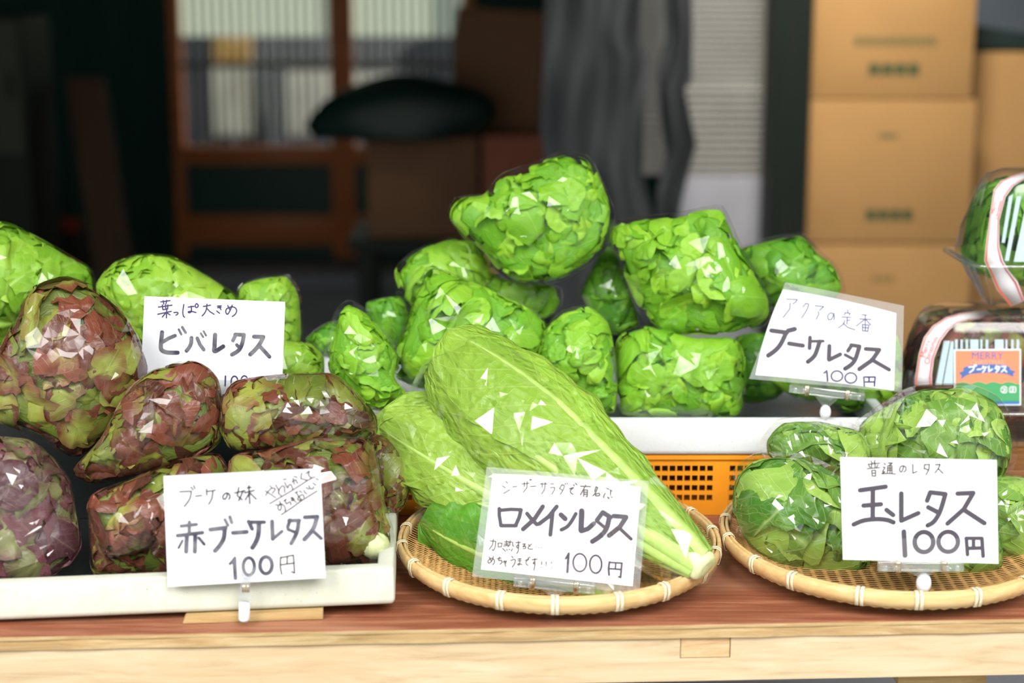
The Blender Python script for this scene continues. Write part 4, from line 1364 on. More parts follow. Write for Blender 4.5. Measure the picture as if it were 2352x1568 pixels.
# ------------------------------------------------------------------ bamboo baskets
def basket(cx, cy, R, tilt, label, seed):
    rg = np.random.default_rng(seed)
    root = empty('bamboo_basket', (cx, cy, TZ), label, 'basket', 'round bamboo baskets')
    ca, sa = math.cos(tilt), math.sin(tilt)
    zr = 0.0245                                   # height of the bowl lip
    zb = 0.0035
    low = min(0, -(R * 0.78) * sa)

    def place(p):
        p = np.asarray(p, float)
        y, z = p[..., 1], p[..., 2]
        q = np.stack([p[..., 0], y * ca - z * sa, y * sa + z * ca - low], -1)
        return q + np.array([cx, cy, TZ])
    bowl = lambda r: zb + (zr - zb) * np.clip((r / R - 0.62) / 0.38, 0, 1) ** 1.7
    # fine strips laid along x, weaving over and under the ribs
    V, Fc = [], []
    pit = 0.0026
    n = int(2 * R / pit)
    rows = []
    b = 0
    Vs, Fs = [], []
    for k in range(1, n):
        y = -R + k * pit
        hw = math.sqrt(max(R * R - y * y, 0)) * 0.985
        if hw < 0.01:
            continue
        m = max(6, int(2 * hw / 0.0045))
        x = np.linspace(-hw, hw, m + 1)
        wv = 0.0007 * np.sin(math.pi * x / 0.0125 + math.pi * k) + 0.0009
        jit = rg.normal(0, 0.00018)
        w2 = 0.00112
        z0 = bowl(np.hypot(x, y)) + wv
        A = np.stack([x, np.full_like(x, y - w2 + jit), z0], 1)
        B = np.stack([x, np.full_like(x, y + jit), z0 + 0.0005], 1)
        C = np.stack([x, np.full_like(x, y + w2 + jit), z0], 1)
        Vs.append(np.vstack([A, B, C]))
        i = np.arange(m)
        m1 = m + 1
        Fs.append(np.vstack([np.stack([i, i + 1, m1 + i + 1, m1 + i], 1), np.stack([m1 + i, m1 + i + 1, 2 * m1 + i + 1, 2 * m1 + i], 1)]) + b)
        b += 3 * m1
    mesh_np('woven_strips', place(np.vstack(Vs)), np.vstack(Fs), M['bamboo_strip'], root, True)
    Vs, Fs, b = [], [], 0
    nr = int(2 * R / 0.0125)
    for k in range(1, nr):
        x0 = (k - nr / 2) * 0.0125 + 0.00625
        if abs(x0) > R * 0.96:
            continue
        hw = math.sqrt(R * R - x0 * x0) * 0.985
        m = 40
        y = np.linspace(-hw, hw, m + 1)
        z0 = bowl(np.hypot(x0, y)) + 0.0007
        A = np.stack([np.full_like(y, x0 - 0.0019), y, z0], 1)
        B = np.stack([np.full_like(y, x0 + 0.0019), y, z0], 1)
        Vs.append(np.vstack([A, B]))
        i = np.arange(m)
        Fs.append(np.stack([i, i + 1, m + 1 + i + 1, m + 1 + i], 1) + b)
        b += 2 * (m + 1)
    mesh_np('ribs', place(np.vstack(Vs)), np.vstack(Fs), M['bamboo_strip'], root, True)

    def hoop(r, prof, name, mat):
        """prof: cross-section points (dr, z)"""
        ns = 140
        pr = np.array(prof)
        k = len(pr)
        th = np.linspace(0, 2 * math.pi, ns, endpoint=False)
        V = np.array([[(r + d) * math.cos(a), (r + d) * math.sin(a), z] for a in th for d, z in pr])
        Fc = np.array([[i * k + j, ((i + 1) % ns) * k + j, ((i + 1) % ns) * k + (j + 1) % k, i * k + (j + 1) % k] for i in range(ns) for j in range(k)])
        mesh_np(name, place(V), Fc, mat, root, True)
    hz0, hz1 = zr - 0.0082, zr + 0.0078
    hoop(R, [(0.0003, hz0), (0.003, hz0 + 0.001), (0.0052, (hz0 + hz1) / 2), (0.0042, hz1 - 0.0015), (0.002, hz1), (0.0003, hz1 - 0.001)], 'outer_hoop', M['bamboo'])
    hoop(R, [(-0.0046, hz1 - 0.012), (-0.0012, hz1 - 0.013), (-0.0008, hz1 - 0.001), (-0.0026, hz1), (-0.0044, hz1 - 0.002)], 'inner_hoop', M['bamboo'])
    # twisted fringe of strip ends below the hoop
    fr = MB()
    ns = 96
    for i in range(ns):
        a0, a1 = 2 * math.pi * i / ns, 2 * math.pi * (i + 1.6) / ns
        fr.tube([place(np.array([(R + d) * math.cos(a), (R + d) * math.sin(a), z])) for a, d, z in ((a0, 0.001, hz0 + 0.001), ((a0 + a1) / 2, -0.001, hz0 - 0.0018), (a1, 0.0, hz0 + 0.0005))], 0.0009, 5)
    fr.build('twisted_edge', M['bamboo'], root, smooth=True)
    # cane bindings round the hoops
    nb = 18
    for i in range(nb):
        a = 2 * math.pi * (i + 0.37) / nb + rg.normal(0, 0.02)
        bd = MB()
        for off in (-0.0022, 0.0022):
            aa = a + off / R + rg.normal(0, 0.0008)
            dr = [(-0.0056, hz1 - 0.013), (-0.0056, hz1 - 0.001), (-0.003, hz1 + 0.0012), (0.002, hz1 + 0.0012), (0.0054, hz1 - 0.001), (0.0064, (hz0 + hz1) / 2), (0.0044, hz0 - 0.0004), (0.0, hz0 - 0.001)]
            P = []
            for sgn in (-1, 1):
                ab = aa + sgn * 0.0017 / R + rg.normal(0, 0.0004)
                P.append([place(np.array([(R + d) * math.cos(ab), (R + d) * math.sin(ab), z])) for d, z in dr])
            m = len(dr)
            bd.add(P[0] + P[1], [[j, j + 1, m + j + 1, m + j] for j in range(m - 1)])
        bo = bd.build('binding', M['binding'], root, smooth=True)
        sm = bo.modifiers.new('thick', 'SOLIDIFY')
        sm.thickness = 0.0006
    return root


B1 = dict(L=913, Rr=1655)
BR = 0.168
bcy = 0.165
b1x = (at(913, 1222, bcy)[0] + at(1655, 1222, bcy)[0]) / 2
BR1 = (at(1655, 1222, bcy)[0] - at(913, 1222, bcy)[0]) / 2 - 0.005
b2l = at(1659, 1200, bcy)[0]
basket(b1x, bcy, BR1, math.radians(3.0), 'shallow bamboo basket holding the long romaine lettuces', 3)
BR2 = 0.172
b2x = b2l + BR2 + 0.006
basket(b2x, bcy + 0.02, BR2, math.radians(3.0), 'shallow bamboo basket holding the round iceberg lettuces', 4)
# black sheet lining the front tray, its tall back added to darken the shaded gaps
M['black_liner'] = plain('black plastic liner', S(20, 26, 26), 0.35)
tez = np.cross(tex, tey)
lp = lambda x, y, z: TRAY_O + tex * x + tey * y + tez * z
lv = [lp(x, y, z) for y, z in ((0.019, 0.034), (0.0195, 0.013), (0.279, 0.013)) for x in (0.02, 0.535)]
lv += [lp(x, y, z) for y, z in ((0.278, 0.0135), (0.2795, 0.15)) for x in (0.02, 0.46)]
lo = MB().add(lv, [[0, 1, 3, 2], [2, 3, 5, 4], [6, 7, 9, 8]]).build('tray_liner', M['black_liner'], None)
lo.modifiers.new('sheet', 'SOLIDIFY').thickness = 0.0008
tag(lo, 'black plastic sheet lining the weathered foam tray under the red lettuces', 'liner')

# ------------------------------------------------------------------ red leaf lettuces in the front tray
GR = 'red leaf lettuces in the weathered foam tray'
bag([(70, 660), (150, 635), (220, 660), (270, 700), (315, 770), (340, 850), (330, 905), (270, 965), (215, 1030), (165, 1050), (100, 1012), (40, 985), (-15, 960), (-25, 860), (20, 760)],
    0.185, 0.055, 'red', 'tall oval bag of red leaf lettuce with white glare, beside the small card', GR, film='film', n=(150, 40), ridges=60, along=0.9, amp=0.003)
bag([(-70, 1010), (60, 1008), (110, 1040), (160, 1100), (180, 1190), (186, 1260), (150, 1312), (80, 1352), (0, 1345), (-90, 1320), (-110, 1150)],
    0.088, 0.05, 'red', 'purplish red lettuce bag hanging over the front edge of the foam tray', GR, leaf='leaf_purple', film='film_loose', n=(130, 40), ridges=80, along=0.6, amp=0.003, loose=0.001)
bag([(166, 1078), (230, 1010), (290, 900), (350, 850), (450, 826), (500, 868), (512, 940), (508, 1008), (470, 1042), (350, 1082), (230, 1110), (185, 1102)],
    0.155, 0.045, 'red', 'slanting bag of red and olive lettuce lying below the small card', GR, n=(130, 40), ridges=45, along=0.4, stem=(-0.8, -0.5))
bag([(205, 1140), (300, 1100), (400, 1060), (500, 1040), (528, 1090), (535, 1200), (505, 1310), (330, 1325), (218, 1322), (205, 1220)],
    0.105, 0.05, 'red', 'olive and red lettuce bag standing behind the large tilted price card', GR, n=(130, 40), ridges=30)
bag([(510, 915), (540, 875), (640, 860), (760, 858), (812, 895), (860, 950), (864, 1000), (780, 1028), (640, 1034), (535, 1034), (506, 985)],
    0.165, 0.05, 'red', 'flat bag of dark red lettuce lying on top of another by the romaine', GR, film='film_tight', n=(140, 40), ridges=55, along=0.1, amp=0.0028)
square_bag = bag([(530, 1050), (600, 1035), (720, 1008), (840, 1005), (865, 1050), (876, 1130), (905, 1230), (900, 1288), (760, 1302), (560, 1305), (530, 1200)],
    0.105, 0.055, 'red', 'square packed bag of red lettuce with a pale stump at its lower corner', GR, film='film_tight', n=(140, 40), ridges=70, along=0.1, amp=0.003)
bag([(840, 1010), (880, 1000), (928, 1048), (944, 1100), (930, 1160), (893, 1190), (862, 1150)],
    0.215, 0.035, 'red', 'small bag of red lettuce peeping out next to the romaine basket', GR, film='film_tight', n=(70, 20), ridges=40)
# the pale cut stump at the corner of the square bag
sp = at(858, 1252, 0.085)
V = [sp + np.array([0.016 * math.sin(a) * math.cos(b), 0.012 * math.sin(a) * math.sin(b), 0.013 * math.cos(a)]) * (1 + 0.08 * math.sin(5 * b)) for a in np.linspace(0, math.pi, 10) for b in np.linspace(0, 2 * math.pi, 18, endpoint=False)]
Fq = np.array([[i * 18 + j, i * 18 + (j + 1) % 18, (i + 1) * 18 + (j + 1) % 18, (i + 1) * 18 + j] for i in range(9) for j in range(18)])
mesh_np('stump', V, Fq, M['stump'], square_bag, True)

# ------------------------------------------------------------------ loose yellow green lettuces behind
GV = 'yellow green lettuces behind the red ones'
bag([(-140, 530), (0, 508), (60, 530), (150, 580), (212, 618), (220, 660), (212, 705), (150, 725), (60, 800), (-60, 810), (-150, 720)],
    0.40, 0.065, 'viva', 'large bag of yellow green lettuce at the far end, cut by the frame', GV, n=(80, 26), ridges=50, amp=0.003, along=0.3)
bag([(222, 652), (262, 602), (330, 583), (400, 590), (470, 630), (538, 672), (555, 705), (535, 800), (350, 810), (285, 760), (228, 695)],
    0.415, 0.06, 'viva', 'yellow green lettuce bag rising above the small card', GV, n=(80, 26), ridges=40)
bag([(548, 662), (600, 640), (658, 636), (684, 680), (690, 765), (678, 812), (600, 805), (552, 760)],
    0.445, 0.04, 'viva', 'small upright lettuce bag with peaked film behind the small card corner', GV, n=(60, 20), ridges=26, film_poly=[(546, 660), (600, 636), (655, 632), (668, 634), (692, 680), (694, 770), (682, 816), (598, 808), (550, 762)])
bag([(560, 800), (650, 782), (715, 790), (742, 820), (740, 866), (650, 884), (560, 876)],
    0.36, 0.035, 'viva', 'smooth pale lettuce bag lying low between the small card and the bright pile', GV, n=(40, 16), size=(0.06, 0.1), ridges=26)

# ------------------------------------------------------------------ bouquet lettuces piled on the clean tray
GB = 'bouquet lettuces on the clean foam tray'
bag([(1035, 478), (1060, 452), (1110, 450), (1150, 407), (1205, 385), (1265, 362), (1300, 353), (1355, 366), (1385, 430), (1402, 480), (1394, 560), (1355, 602), (1290, 640), (1200, 654), (1150, 628), (1110, 580), (1060, 530), (1033, 505)],
    0.47, 0.055, 'bouquet', 'bright green bouquet lettuce bag on the very top of the pile', GB, n=(150, 40), ridges=40, amp=0.0026,
    film_poly=[(1028, 490), (1046, 452), (1062, 446), (1110, 447), (1150, 402), (1205, 380), (1260, 358), (1292, 347), (1352, 358), (1388, 428), (1412, 490), (1396, 565), (1355, 606), (1290, 645), (1200, 660), (1148, 632), (1106, 584), (1054, 534)])
bag([(1400, 522), (1470, 502), (1560, 493), (1655, 482), (1700, 570), (1762, 680), (1758, 738), (1690, 768), (1590, 768), (1512, 762), (1462, 700), (1427, 620), (1408, 565)],
    0.455, 0.06, 'bouquet', 'broad bouquet lettuce bag with a pointed film corner, second highest in the pile', GB, n=(160, 40), ridges=40, amp=0.0026,
    film_poly=[(1392, 512), (1470, 498), (1560, 489), (1652, 470), (1668, 486), (1704, 568), (1768, 680), (1763, 742), (1692, 773), (1590, 773), (1508, 767), (1456, 700), (1420, 620), (1400, 565)])
bag([(1690, 580), (1750, 556), (1838, 542), (1880, 582), (1914, 612), (1932, 660), (1900, 705), (1800, 722), (1730, 660)],
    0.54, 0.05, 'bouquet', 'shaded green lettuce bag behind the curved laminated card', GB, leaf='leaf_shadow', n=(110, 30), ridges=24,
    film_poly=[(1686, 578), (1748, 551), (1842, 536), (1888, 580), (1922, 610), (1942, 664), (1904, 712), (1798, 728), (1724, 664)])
bag([(908, 622), (960, 577), (1030, 551), (1090, 552), (1122, 600), (1150, 640), (1278, 656), (1283, 700), (1240, 735), (1000, 735), (930, 690)],
    0.52, 0.05, 'bouquet', 'bouquet lettuce bag tucked under the topmost one, its film pointing outward', GB, n=(120, 30), ridges=30,
    film_poly=[(903, 622), (958, 572), (1030, 546), (1094, 547), (1126, 598), (1154, 636), (1282, 650), (1289, 702), (1242, 741), (998, 741), (914, 690)])
bag([(985, 608), (1060, 637), (1150, 672), (1248, 728), (1256, 780), (1233, 850), (1150, 898), (985, 896), (908, 868), (903, 810), (932, 740), (957, 662)],
    0.41, 0.062, 'bouquet', 'large bouquet lettuce bag directly above the romaine tip', GB, n=(150, 40), ridges=40, amp=0.0026)
bag([(776, 722), (800, 697), (840, 717), (880, 767), (910, 812), (905, 868), (945, 915), (900, 945), (832, 935), (765, 880), (753, 830)],
    0.345, 0.045, 'bouquet', 'narrow bouquet lettuce bag leaning at the outer foot of the bright pile', GB, n=(90, 26), ridges=40, loose=0.0008,
    film_poly=[(768, 718), (796, 690), (812, 692), (845, 713), (886, 765), (916, 812), (910, 868), (952, 918), (902, 950), (828, 940), (752, 884), (744, 830)])
bag([(842, 695), (920, 682), (938, 730), (925, 790), (880, 800), (852, 750)],
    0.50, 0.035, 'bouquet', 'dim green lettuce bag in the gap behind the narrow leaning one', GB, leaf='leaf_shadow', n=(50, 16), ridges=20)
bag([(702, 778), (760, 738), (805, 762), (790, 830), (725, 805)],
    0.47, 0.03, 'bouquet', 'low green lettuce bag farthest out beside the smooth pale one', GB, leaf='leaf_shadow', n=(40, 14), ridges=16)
bag([(1240, 770), (1290, 715), (1350, 702), (1398, 742), (1416, 850), (1412, 952), (1335, 940), (1265, 890), (1232, 835)],
    0.405, 0.05, 'bouquet', 'crinkled bouquet lettuce bag standing at the tray edge beside the romaine', GB, n=(130, 30), size=(0.02, 0.042), ridges=30)
bag([(1418, 775), (1480, 748), (1600, 775), (1690, 778), (1712, 830), (1702, 955), (1560, 955), (1428, 952), (1412, 870)],
    0.42, 0.052, 'bouquet', 'bouquet lettuce bag with bright film creases along the front edge of the clean tray', GB, n=(140, 30), ridges=60, amp=0.003, along=0.15)
bag([(1335, 665), (1400, 562), (1438, 640), (1468, 748), (1410, 768), (1350, 705)],
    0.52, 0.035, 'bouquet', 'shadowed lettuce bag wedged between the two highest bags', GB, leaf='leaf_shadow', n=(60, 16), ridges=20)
bag([(1755, 800), (1850, 745), (1990, 725), (2062, 765), (2076, 850), (2052, 918), (1950, 946), (1850, 922), (1768, 875)],
    0.47, 0.045, 'bouquet', 'bouquet lettuce bag lying behind the curved laminated card', GB, n=(110, 30), ridges=30)
bag([(1690, 775), (1760, 765), (1822, 820), (1790, 912), (1705, 922), (1690, 850)],
    0.52, 0.035, 'bouquet', 'dark green lettuce bag in the gap beside the curved laminated card', GB, leaf='leaf_shadow', n=(50, 16), ridges=16)

# ------------------------------------------------------------------ iceberg lettuces in the second basket
GI = 'iceberg lettuces in the basket'
ICE = dict(film='film_loose', n=(46, 18), amp=0.0035, loose=0.0022)
bag([(1685, 1135), (1698, 1085), (1745, 1050), (1850, 1055), (1940, 1102), (1988, 1200), (1998, 1302), (1930, 1325), (1800, 1312), (1725, 1255), (1688, 1190)],
    0.175, 0.06, 'iceberg', 'iceberg lettuce bag at the near side of its basket next to the big price card', GI, ridges=70,
    film_poly=[(1672, 1135), (1686, 1078), (1740, 1040), (1852, 1044), (1948, 1096), (1996, 1200), (2008, 1316), (1930, 1342), (1795, 1326), (1715, 1262), (1676, 1192)], **ICE)
bag([(1762, 1012), (1800, 972), (1880, 968), (1975, 992), (2003, 1050), (1975, 1102), (1860, 1085), (1770, 1050)],
    0.27, 0.042, 'iceberg', 'iceberg lettuce bag with frilled film mouth against the clean foam tray', GI, ridges=50,
    film_poly=[(1748, 1012), (1788, 964), (1880, 960), (1985, 984), (2014, 1050), (1982, 1114), (1858, 1096), (1758, 1056)], **ICE)
bag([(1975, 975), (2035, 935), (2112, 896), (2220, 894), (2286, 925), (2318, 992), (2322, 1048), (2296, 1104), (2200, 1132), (2050, 1112), (1985, 1050)],
    0.265, 0.062, 'iceberg', 'pale iceberg lettuce bag highest in the basket, above the big price card', GI, ridges=80,
    film_poly=[(1956, 978), (2030, 925), (2100, 886), (2222, 882), (2296, 914), (2332, 990), (2336, 1052), (2304, 1114), (2200, 1142), (2045, 1124), (1972, 1056)], **ICE)
bag([(2225, 1125), (2300, 1092), (2380, 1105), (2416, 1200), (2368, 1292), (2282, 1294), (2216, 1220)],
    0.20, 0.05, 'iceberg', 'iceberg lettuce bag half hidden past the outer edge of the big price card', GI, ridges=50, **ICE)
bag([(2062, 1190), (2180, 1165), (2285, 1205), (2302, 1300), (2228, 1330), (2130, 1330), (2055, 1288)],
    0.16, 0.042, 'iceberg', 'iceberg lettuce bag behind the big price card, showing only under its clip', GI, ridges=50, **ICE)


# ------------------------------------------------------------------ romaine lettuces
def romaine(label, root_px, tip_px, Yr, Yt, Wd, mat, nl, seed, film_poly=None, film_Y=0.2, film_T=0.05, flat=0.62, phis=None):
    rg = np.random.default_rng(seed)
    A, B = at(*root_px, Yr), at(*tip_px, Yt)
    w = unit(B - A)
    L0 = np.linalg.norm(B - A)
    n = unit(CAM - (A + B) / 2)
    n = unit(n - w * np.dot(n, w))
    s = np.cross(w, n)
    t = empty('bagged_romaine', A - np.array([0, 0, 0.02]), label, 'lettuce', 'romaine lettuces in the basket')
    nu, nvv = 44, 30
    Vs, Fs, UV, TI, b = [], [], [], [], 0
    RV, RF, rb = [], [], 0
    for i in range(nl):
        k = i / max(nl - 1, 1)
        phi = phis[i] if phis and i < len(phis) else rg.uniform(-math.pi, math.pi)
        Lf = L0 * (1.0 - 0.12 * (1 - k) - rg.uniform(0, 0.07) * (i < nl - 1))
        u = np.linspace(0, 1, nu)
        y = np.linspace(-1, 1, nvv)
        U, Y_ = np.meshgrid(u, y, indexing='ij')
        wid = Wd * (0.16 + 0.84 * np.clip(U / 0.66, 0, 1) ** 0.9) * np.sqrt(np.clip(1 - np.clip((U - 0.62) / 0.38, 0, 1) ** 2.4, 0, 1)) + 0.002
        rad = (0.018 + (Wd * 0.40 - 0.012) * np.clip(U / 0.55, 0, 1) ** 0.8) * (0.55 + 0.45 * k)
        rad = rad * (1 - 0.35 * np.clip((U - 0.6) / 0.4, 0, 1) ** 2)
        yy = Y_ * wid * 0.5
        an = phi + yy / np.maximum(rad, 0.01)
        ph = rg.uniform(0, 6.28, 6)
        edge = np.abs(Y_) ** 3
        ruf = edge * np.clip(U * 1.6, 0, 1) * (0.0028 * np.sin(U * 31 + ph[0] + 2 * np.sign(Y_)) + 0.002 * np.sin(U * 57 + ph[1]))
        blist = 0.0011 * np.sin(U * 60 + np.abs(Y_) * 14 + ph[2]) * np.sin(Y_ * 9 + ph[3]) * np.clip(U * 1.5, 0, 1)
        flare = 0.010 * edge * rg.uniform(0.0, 1.0) * np.clip(U * 1.4, 0, 1)
        R_ = rad + ruf + blist + flare + 0.0022 * np.exp(-(Y_ / 0.07) ** 2) * (1 - U)
        bend = 0.012 * np.sin(math.pi * U)
        P = (A + w * 0)[None, None] + (U * Lf)[..., None] * w + (R_ * np.cos(an))[..., None] * s + (R_ * np.sin(an) * flat + bend)[..., None] * n
        P = P + (yy * 0.25 * edge)[..., None] * 0
        Vs.append(P.reshape(-1, 3))
        ii, jj = np.meshgrid(np.arange(nu - 1), np.arange(nvv - 1), indexing='ij')
        q = (ii * nvv + jj).ravel()
        Fs.append(np.stack([q, q + 1, q + nvv + 1, q + nvv], 1) + b)
        b += nu * nvv
        UV.append(np.stack([U * 1.6, Y_ * 0.5, np.full_like(U, i * 3.1)], -1).reshape(-1, 3))
        TI.append(np.stack([np.full_like(U, rg.uniform(0.35, 1)), np.abs(Y_), np.full_like(U, rg.uniform())], -1).reshape(-1, 3))
        # pale midrib, thick at the root
        m = 24
        uu = np.linspace(0.0, 0.9, m)
        rr_ = np.interp(uu, u, rad[:, nvv // 2])
        hw = 0.007 * (1 - uu) ** 1.3 + 0.0007
        th0 = np.array([-1, -0.55, 0, 0.55, 1.0])
        pr = np.array([-0.0003, 0.0018, 0.0030, 0.0018, -0.0003])
        for a_ in range(m):
            for c_ in range(5):
                an_ = phi + th0[c_] * hw[a_] / max(rr_[a_], 0.008)
                Rx = rr_[a_] + pr[c_] * (1 - uu[a_]) ** 0.8 + 0.0008
                RV.append(A + w * uu[a_] * Lf + s * Rx * math.cos(an_) + n * (Rx * math.sin(an_) * flat + 0.012 * math.sin(math.pi * uu[a_])))
        for a_ in range(m - 1):
            for c_ in range(4):
                RF.append([rb + a_ * 5 + c_, rb + a_ * 5 + c_ + 1, rb + a_ * 5 + 6 + c_, rb + a_ * 5 + 5 + c_])
        rb += m * 5
    mesh_np('leaves', np.vstack(Vs), np.vstack(Fs), mat, t, True, {'leaf_uv': np.vstack(UV), 'leaf_tint': np.vstack(TI)})
    mesh_np('pale_ribs', np.array(RV), np.array(RF), M['rib_white'], t, True)
    # cut stump
    V, Fc = [], []
    for r_, d_ in ((0.006, -0.007), (0.0135, -0.007), (0.0158, -0.004), (0.0175, 0.012), (0.019, 0.035)):
        for j in range(24):
            a_ = 2 * math.pi * j / 24
            V.append(A + w * d_ + r_ * (1 + 0.05 * math.sin(5 * a_)) * (math.cos(a_) * s + 0.85 * math.sin(a_) * n))
    V.append(A - w * 0.0062)
    for i in range(4):
        for j in range(24):
            Fc.append([i * 24 + j, i * 24 + (j + 1) % 24, (i + 1) * 24 + (j + 1) % 24, (i + 1) * 24 + j])
    for j in range(24):
        Fc.append([120, (j + 1) % 24, j])
    MB().add(V, Fc).build('stump', M['stump'], t, smooth=True)
    if film_poly:
        hf = Hull(film_poly, film_Y, film_T, film_T * 0.9, lean=0.0, seed=seed, pw=2.6, q=0.55)
        # the bag follows the slope of the lettuce it wraps
        hf.n = n
        hf.u = unit(RGT - n * np.dot(RGT, n))
        hf.v = np.cross(hf.n, hf.u)
        hf.c = (A + B) / 2 + n * 0.012
        ab = np.array([[(on_plane(px, py, hf.c, n) - hf.c) @ hf.u, (on_plane(px, py, hf.c, n) - hf.c) @ hf.v] for px, py in film_poly])
        dens = []
        for i in range(len(ab)):
            for tt in np.linspace(0, 1, 12, endpoint=False):
                dens.append(ab[i] + (ab[(i + 1) % len(ab)] - ab[i]) * tt)
        dens = np.array(dens)
        th = np.arctan2(dens[:, 1], dens[:, 0])
        o = np.argsort(th)
        th, r = th[o], np.hypot(dens[:, 0], dens[:, 1])[o]
        g = np.linspace(-math.pi, math.pi, hf.N, endpoint=False)
        hf.R = np.interp(g, np.r_[th - 2 * math.pi, th, th + 2 * math.pi], np.r_[r, r, r])
        hf.size = float(hf.R.mean())
        fv, ff = facet_film(hf, rg, amp=0.0026, along=-0.65, cell=0.0115, stretch=2.8)
        mesh_np('plastic_bag', fv, ff, M['film_loose'], t, False)
    return t


D2 = math.pi / 180
romaine('big pale green romaine lettuce uppermost in its basket, cut stump at the front', (1610, 1296), (1010, 812), 0.052, 0.27, 0.15, M['leaf_romaine'], 13, 11,
        [(922, 962), (985, 838), (1100, 772), (1195, 812), (1330, 915), (1450, 1035), (1580, 1165), (1652, 1272), (1640, 1335), (1575, 1352), (1480, 1320), (1330, 1215), (1180, 1110), (1050, 1025)],
        0.18, 0.062, phis=[0.5, 2.6, -1, -2.2, 1.4, 2.0, 0.9, 2.9, 0.2, 1.7, 2.35, 1.9, 0.95])
romaine('romaine lettuce lying under the uppermost one, its tip towards the red lettuces', (1450, 1300), (872, 965), 0.13, 0.27, 0.125, M['leaf_romaine'], 11, 12,
        [(862, 955), (905, 945), (1020, 1000), (1200, 1080), (1400, 1200), (1540, 1300), (1540, 1350), (1450, 1360), (1250, 1290), (1060, 1215), (960, 1120)],
        0.15, 0.05, phis=[0.5, 2.6, -1, -2.2, 1.4, 2.0, 0.9, 2.9, 2.2, 1.2, 1.75])
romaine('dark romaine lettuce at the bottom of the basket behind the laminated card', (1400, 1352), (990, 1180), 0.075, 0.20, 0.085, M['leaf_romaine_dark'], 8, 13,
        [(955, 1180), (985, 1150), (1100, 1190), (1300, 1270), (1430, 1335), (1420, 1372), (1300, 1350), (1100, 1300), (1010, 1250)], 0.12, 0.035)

# ------------------------------------------------------------------ the five price cards
pA = Plate(490, 775, 0.255, 10)
sign('small card in black marker with its gloss painted in, standing among the red and yellow green bags', pA,
     crop_pts(CA, [(78, 68), (2252, 155), (2205, 1390), (24, 1310)]),
     [('note_lettering', CA, 'ink_purple', A_NOTE), ('title_lettering', CA, 'ink_mottled', A_TITLE), ('price_lettering', CA, 'ink_purple', A_PRICE)])
pB = Plate(560, 1200, 0.003, 1)
sB = sign('large tilted card with underlined side note, clipped in front of the weathered foam tray', pB,
          [(375.4, 1093), (735.9, 1075.6), (748, 1326.7), (385.5, 1347.4)],
          [('note_lettering', CB1, 'ink_brown', B_NOTE), ('note_lettering', CB1, 'ink_black', [(w, [(x, y) for x, y in p]) for w, p in B_NOTE2]),
           ('side_lettering', CB2, 'ink_brown', B_SIDE), ('title_lettering', CB3, 'ink_mottled', B_TITLE), ('price_lettering', CB3, 'ink_mottled', B_PRICE), ('price_lettering', CB3, 'ink_brown', B_YEN)])
pC = Plate(1285, 1215, 0.06, 12)
sign('laminated card with a two line remark, standing in the romaine basket', pC,
     crop_pts(CC1, [(305, 165), (2305, 342), (2195, 1683), (145, 1455)]),
     [('note_lettering', CC1, 'ink_brown', C_NOTE), ('note_lettering', CC1, 'ink_brown', C_NOTE2), ('title_lettering', CC1, 'ink_grey', C_TITLE), ('remark_lettering', CC2, 'ink_brown', C_SUB), ('price_lettering', CC2, 'ink_grey', C_PRICE)],
     bow=(6, 0, 0, 0), laminate=crop_pts(CC1, [(222, 70), (2415, 262), (2285, 1785), (25, 1550)]))
pE = Plate(1900, 780, 0.36, 12, 0)
sign('curved laminated card tilted on a clip at the edge of the clean foam tray', pE,
     crop_pts(CE, [(455, 112), (1655, 365), (1630, 1185), (162, 1020)]),
     [('note_lettering', CE, 'ink_blue', E_NOTE), ('title_lettering', CE, 'ink_grey', E_TITLE), ('price_lettering', CE, 'ink_purple', E_PRICE)],
     bow=(4, 0, -3, 7), laminate=crop_pts(CE, [(480, 35), (1738, 285), (1715, 1200), (95, 1060)]))
pD = Plate(2110, 1170, 0.045, 4)
sign('big white card with thick grey lettering, clipped at the iceberg basket rim', pD,
     crop_pts(CD, [(92, 90), (1750, 120), (1768, 1218), (120, 1175)]),
     [('note_lettering', CD, 'ink_brown', D_NOTE), ('title_lettering', CD, 'ink_grey', D_TITLE), ('price_lettering', CD, 'ink_grey', D_PRICE)])

sign_clip('clear double band clip under the curved laminated card', pE, ((1811, 892), (1984, 912)), None, (1896, 940), 0.0065)
sign_clip('clear clip below the big white card with an egg shaped foot', pD, ((2014, 1298), (2210, 1298)), None, (2122, 1330), 0.0075)
sign_clip('clear clip half sunk behind the romaine basket rim', pC, ((1180, 1334), (1366, 1352)), None, (1270, 1372), 0.004, flap=0.009)

# narrow single clip with a white peg below the large tilted card
def peg_clip():
    c = lambda px, py, off=0.003: pB.pt(px, py, off)
    t = empty('sign_clip', c(561, 1424), 'narrow clear clip on a white peg below the large tilted card', 'sign clip', 'clear sign clips')
    P = [(548, 1302), (556, 1328), (552, 1345), (552, 1362), (545, 1372), (548, 1382), (578, 1382), (582, 1372), (576, 1362), (577, 1345), (576, 1328), (590, 1298), (582, 1308), (570, 1322), (562, 1322)]
    MB().prism([c(*p, 0.0035) for p in P], -pB.n * 0.003).build('clip_body', M['acrylic'], t, bevel=0.0004)
    MB().prism([c(*p, 0.0055) for p in ((557, 1340), (575, 1340), (575, 1357), (557, 1357))], -pB.n * 0.003).build('spring_band', M['chrome'], t, bevel=0.0012)
    a, b = c(562, 1382, 0.001), c(561, 1424, 0.001)
    MB().tube([a, a + (b - a) * 0.9, b], [0.0052, 0.0054, 0.0044], 20).build('peg', M['white_plastic'], t, smooth=True)


peg_clip()


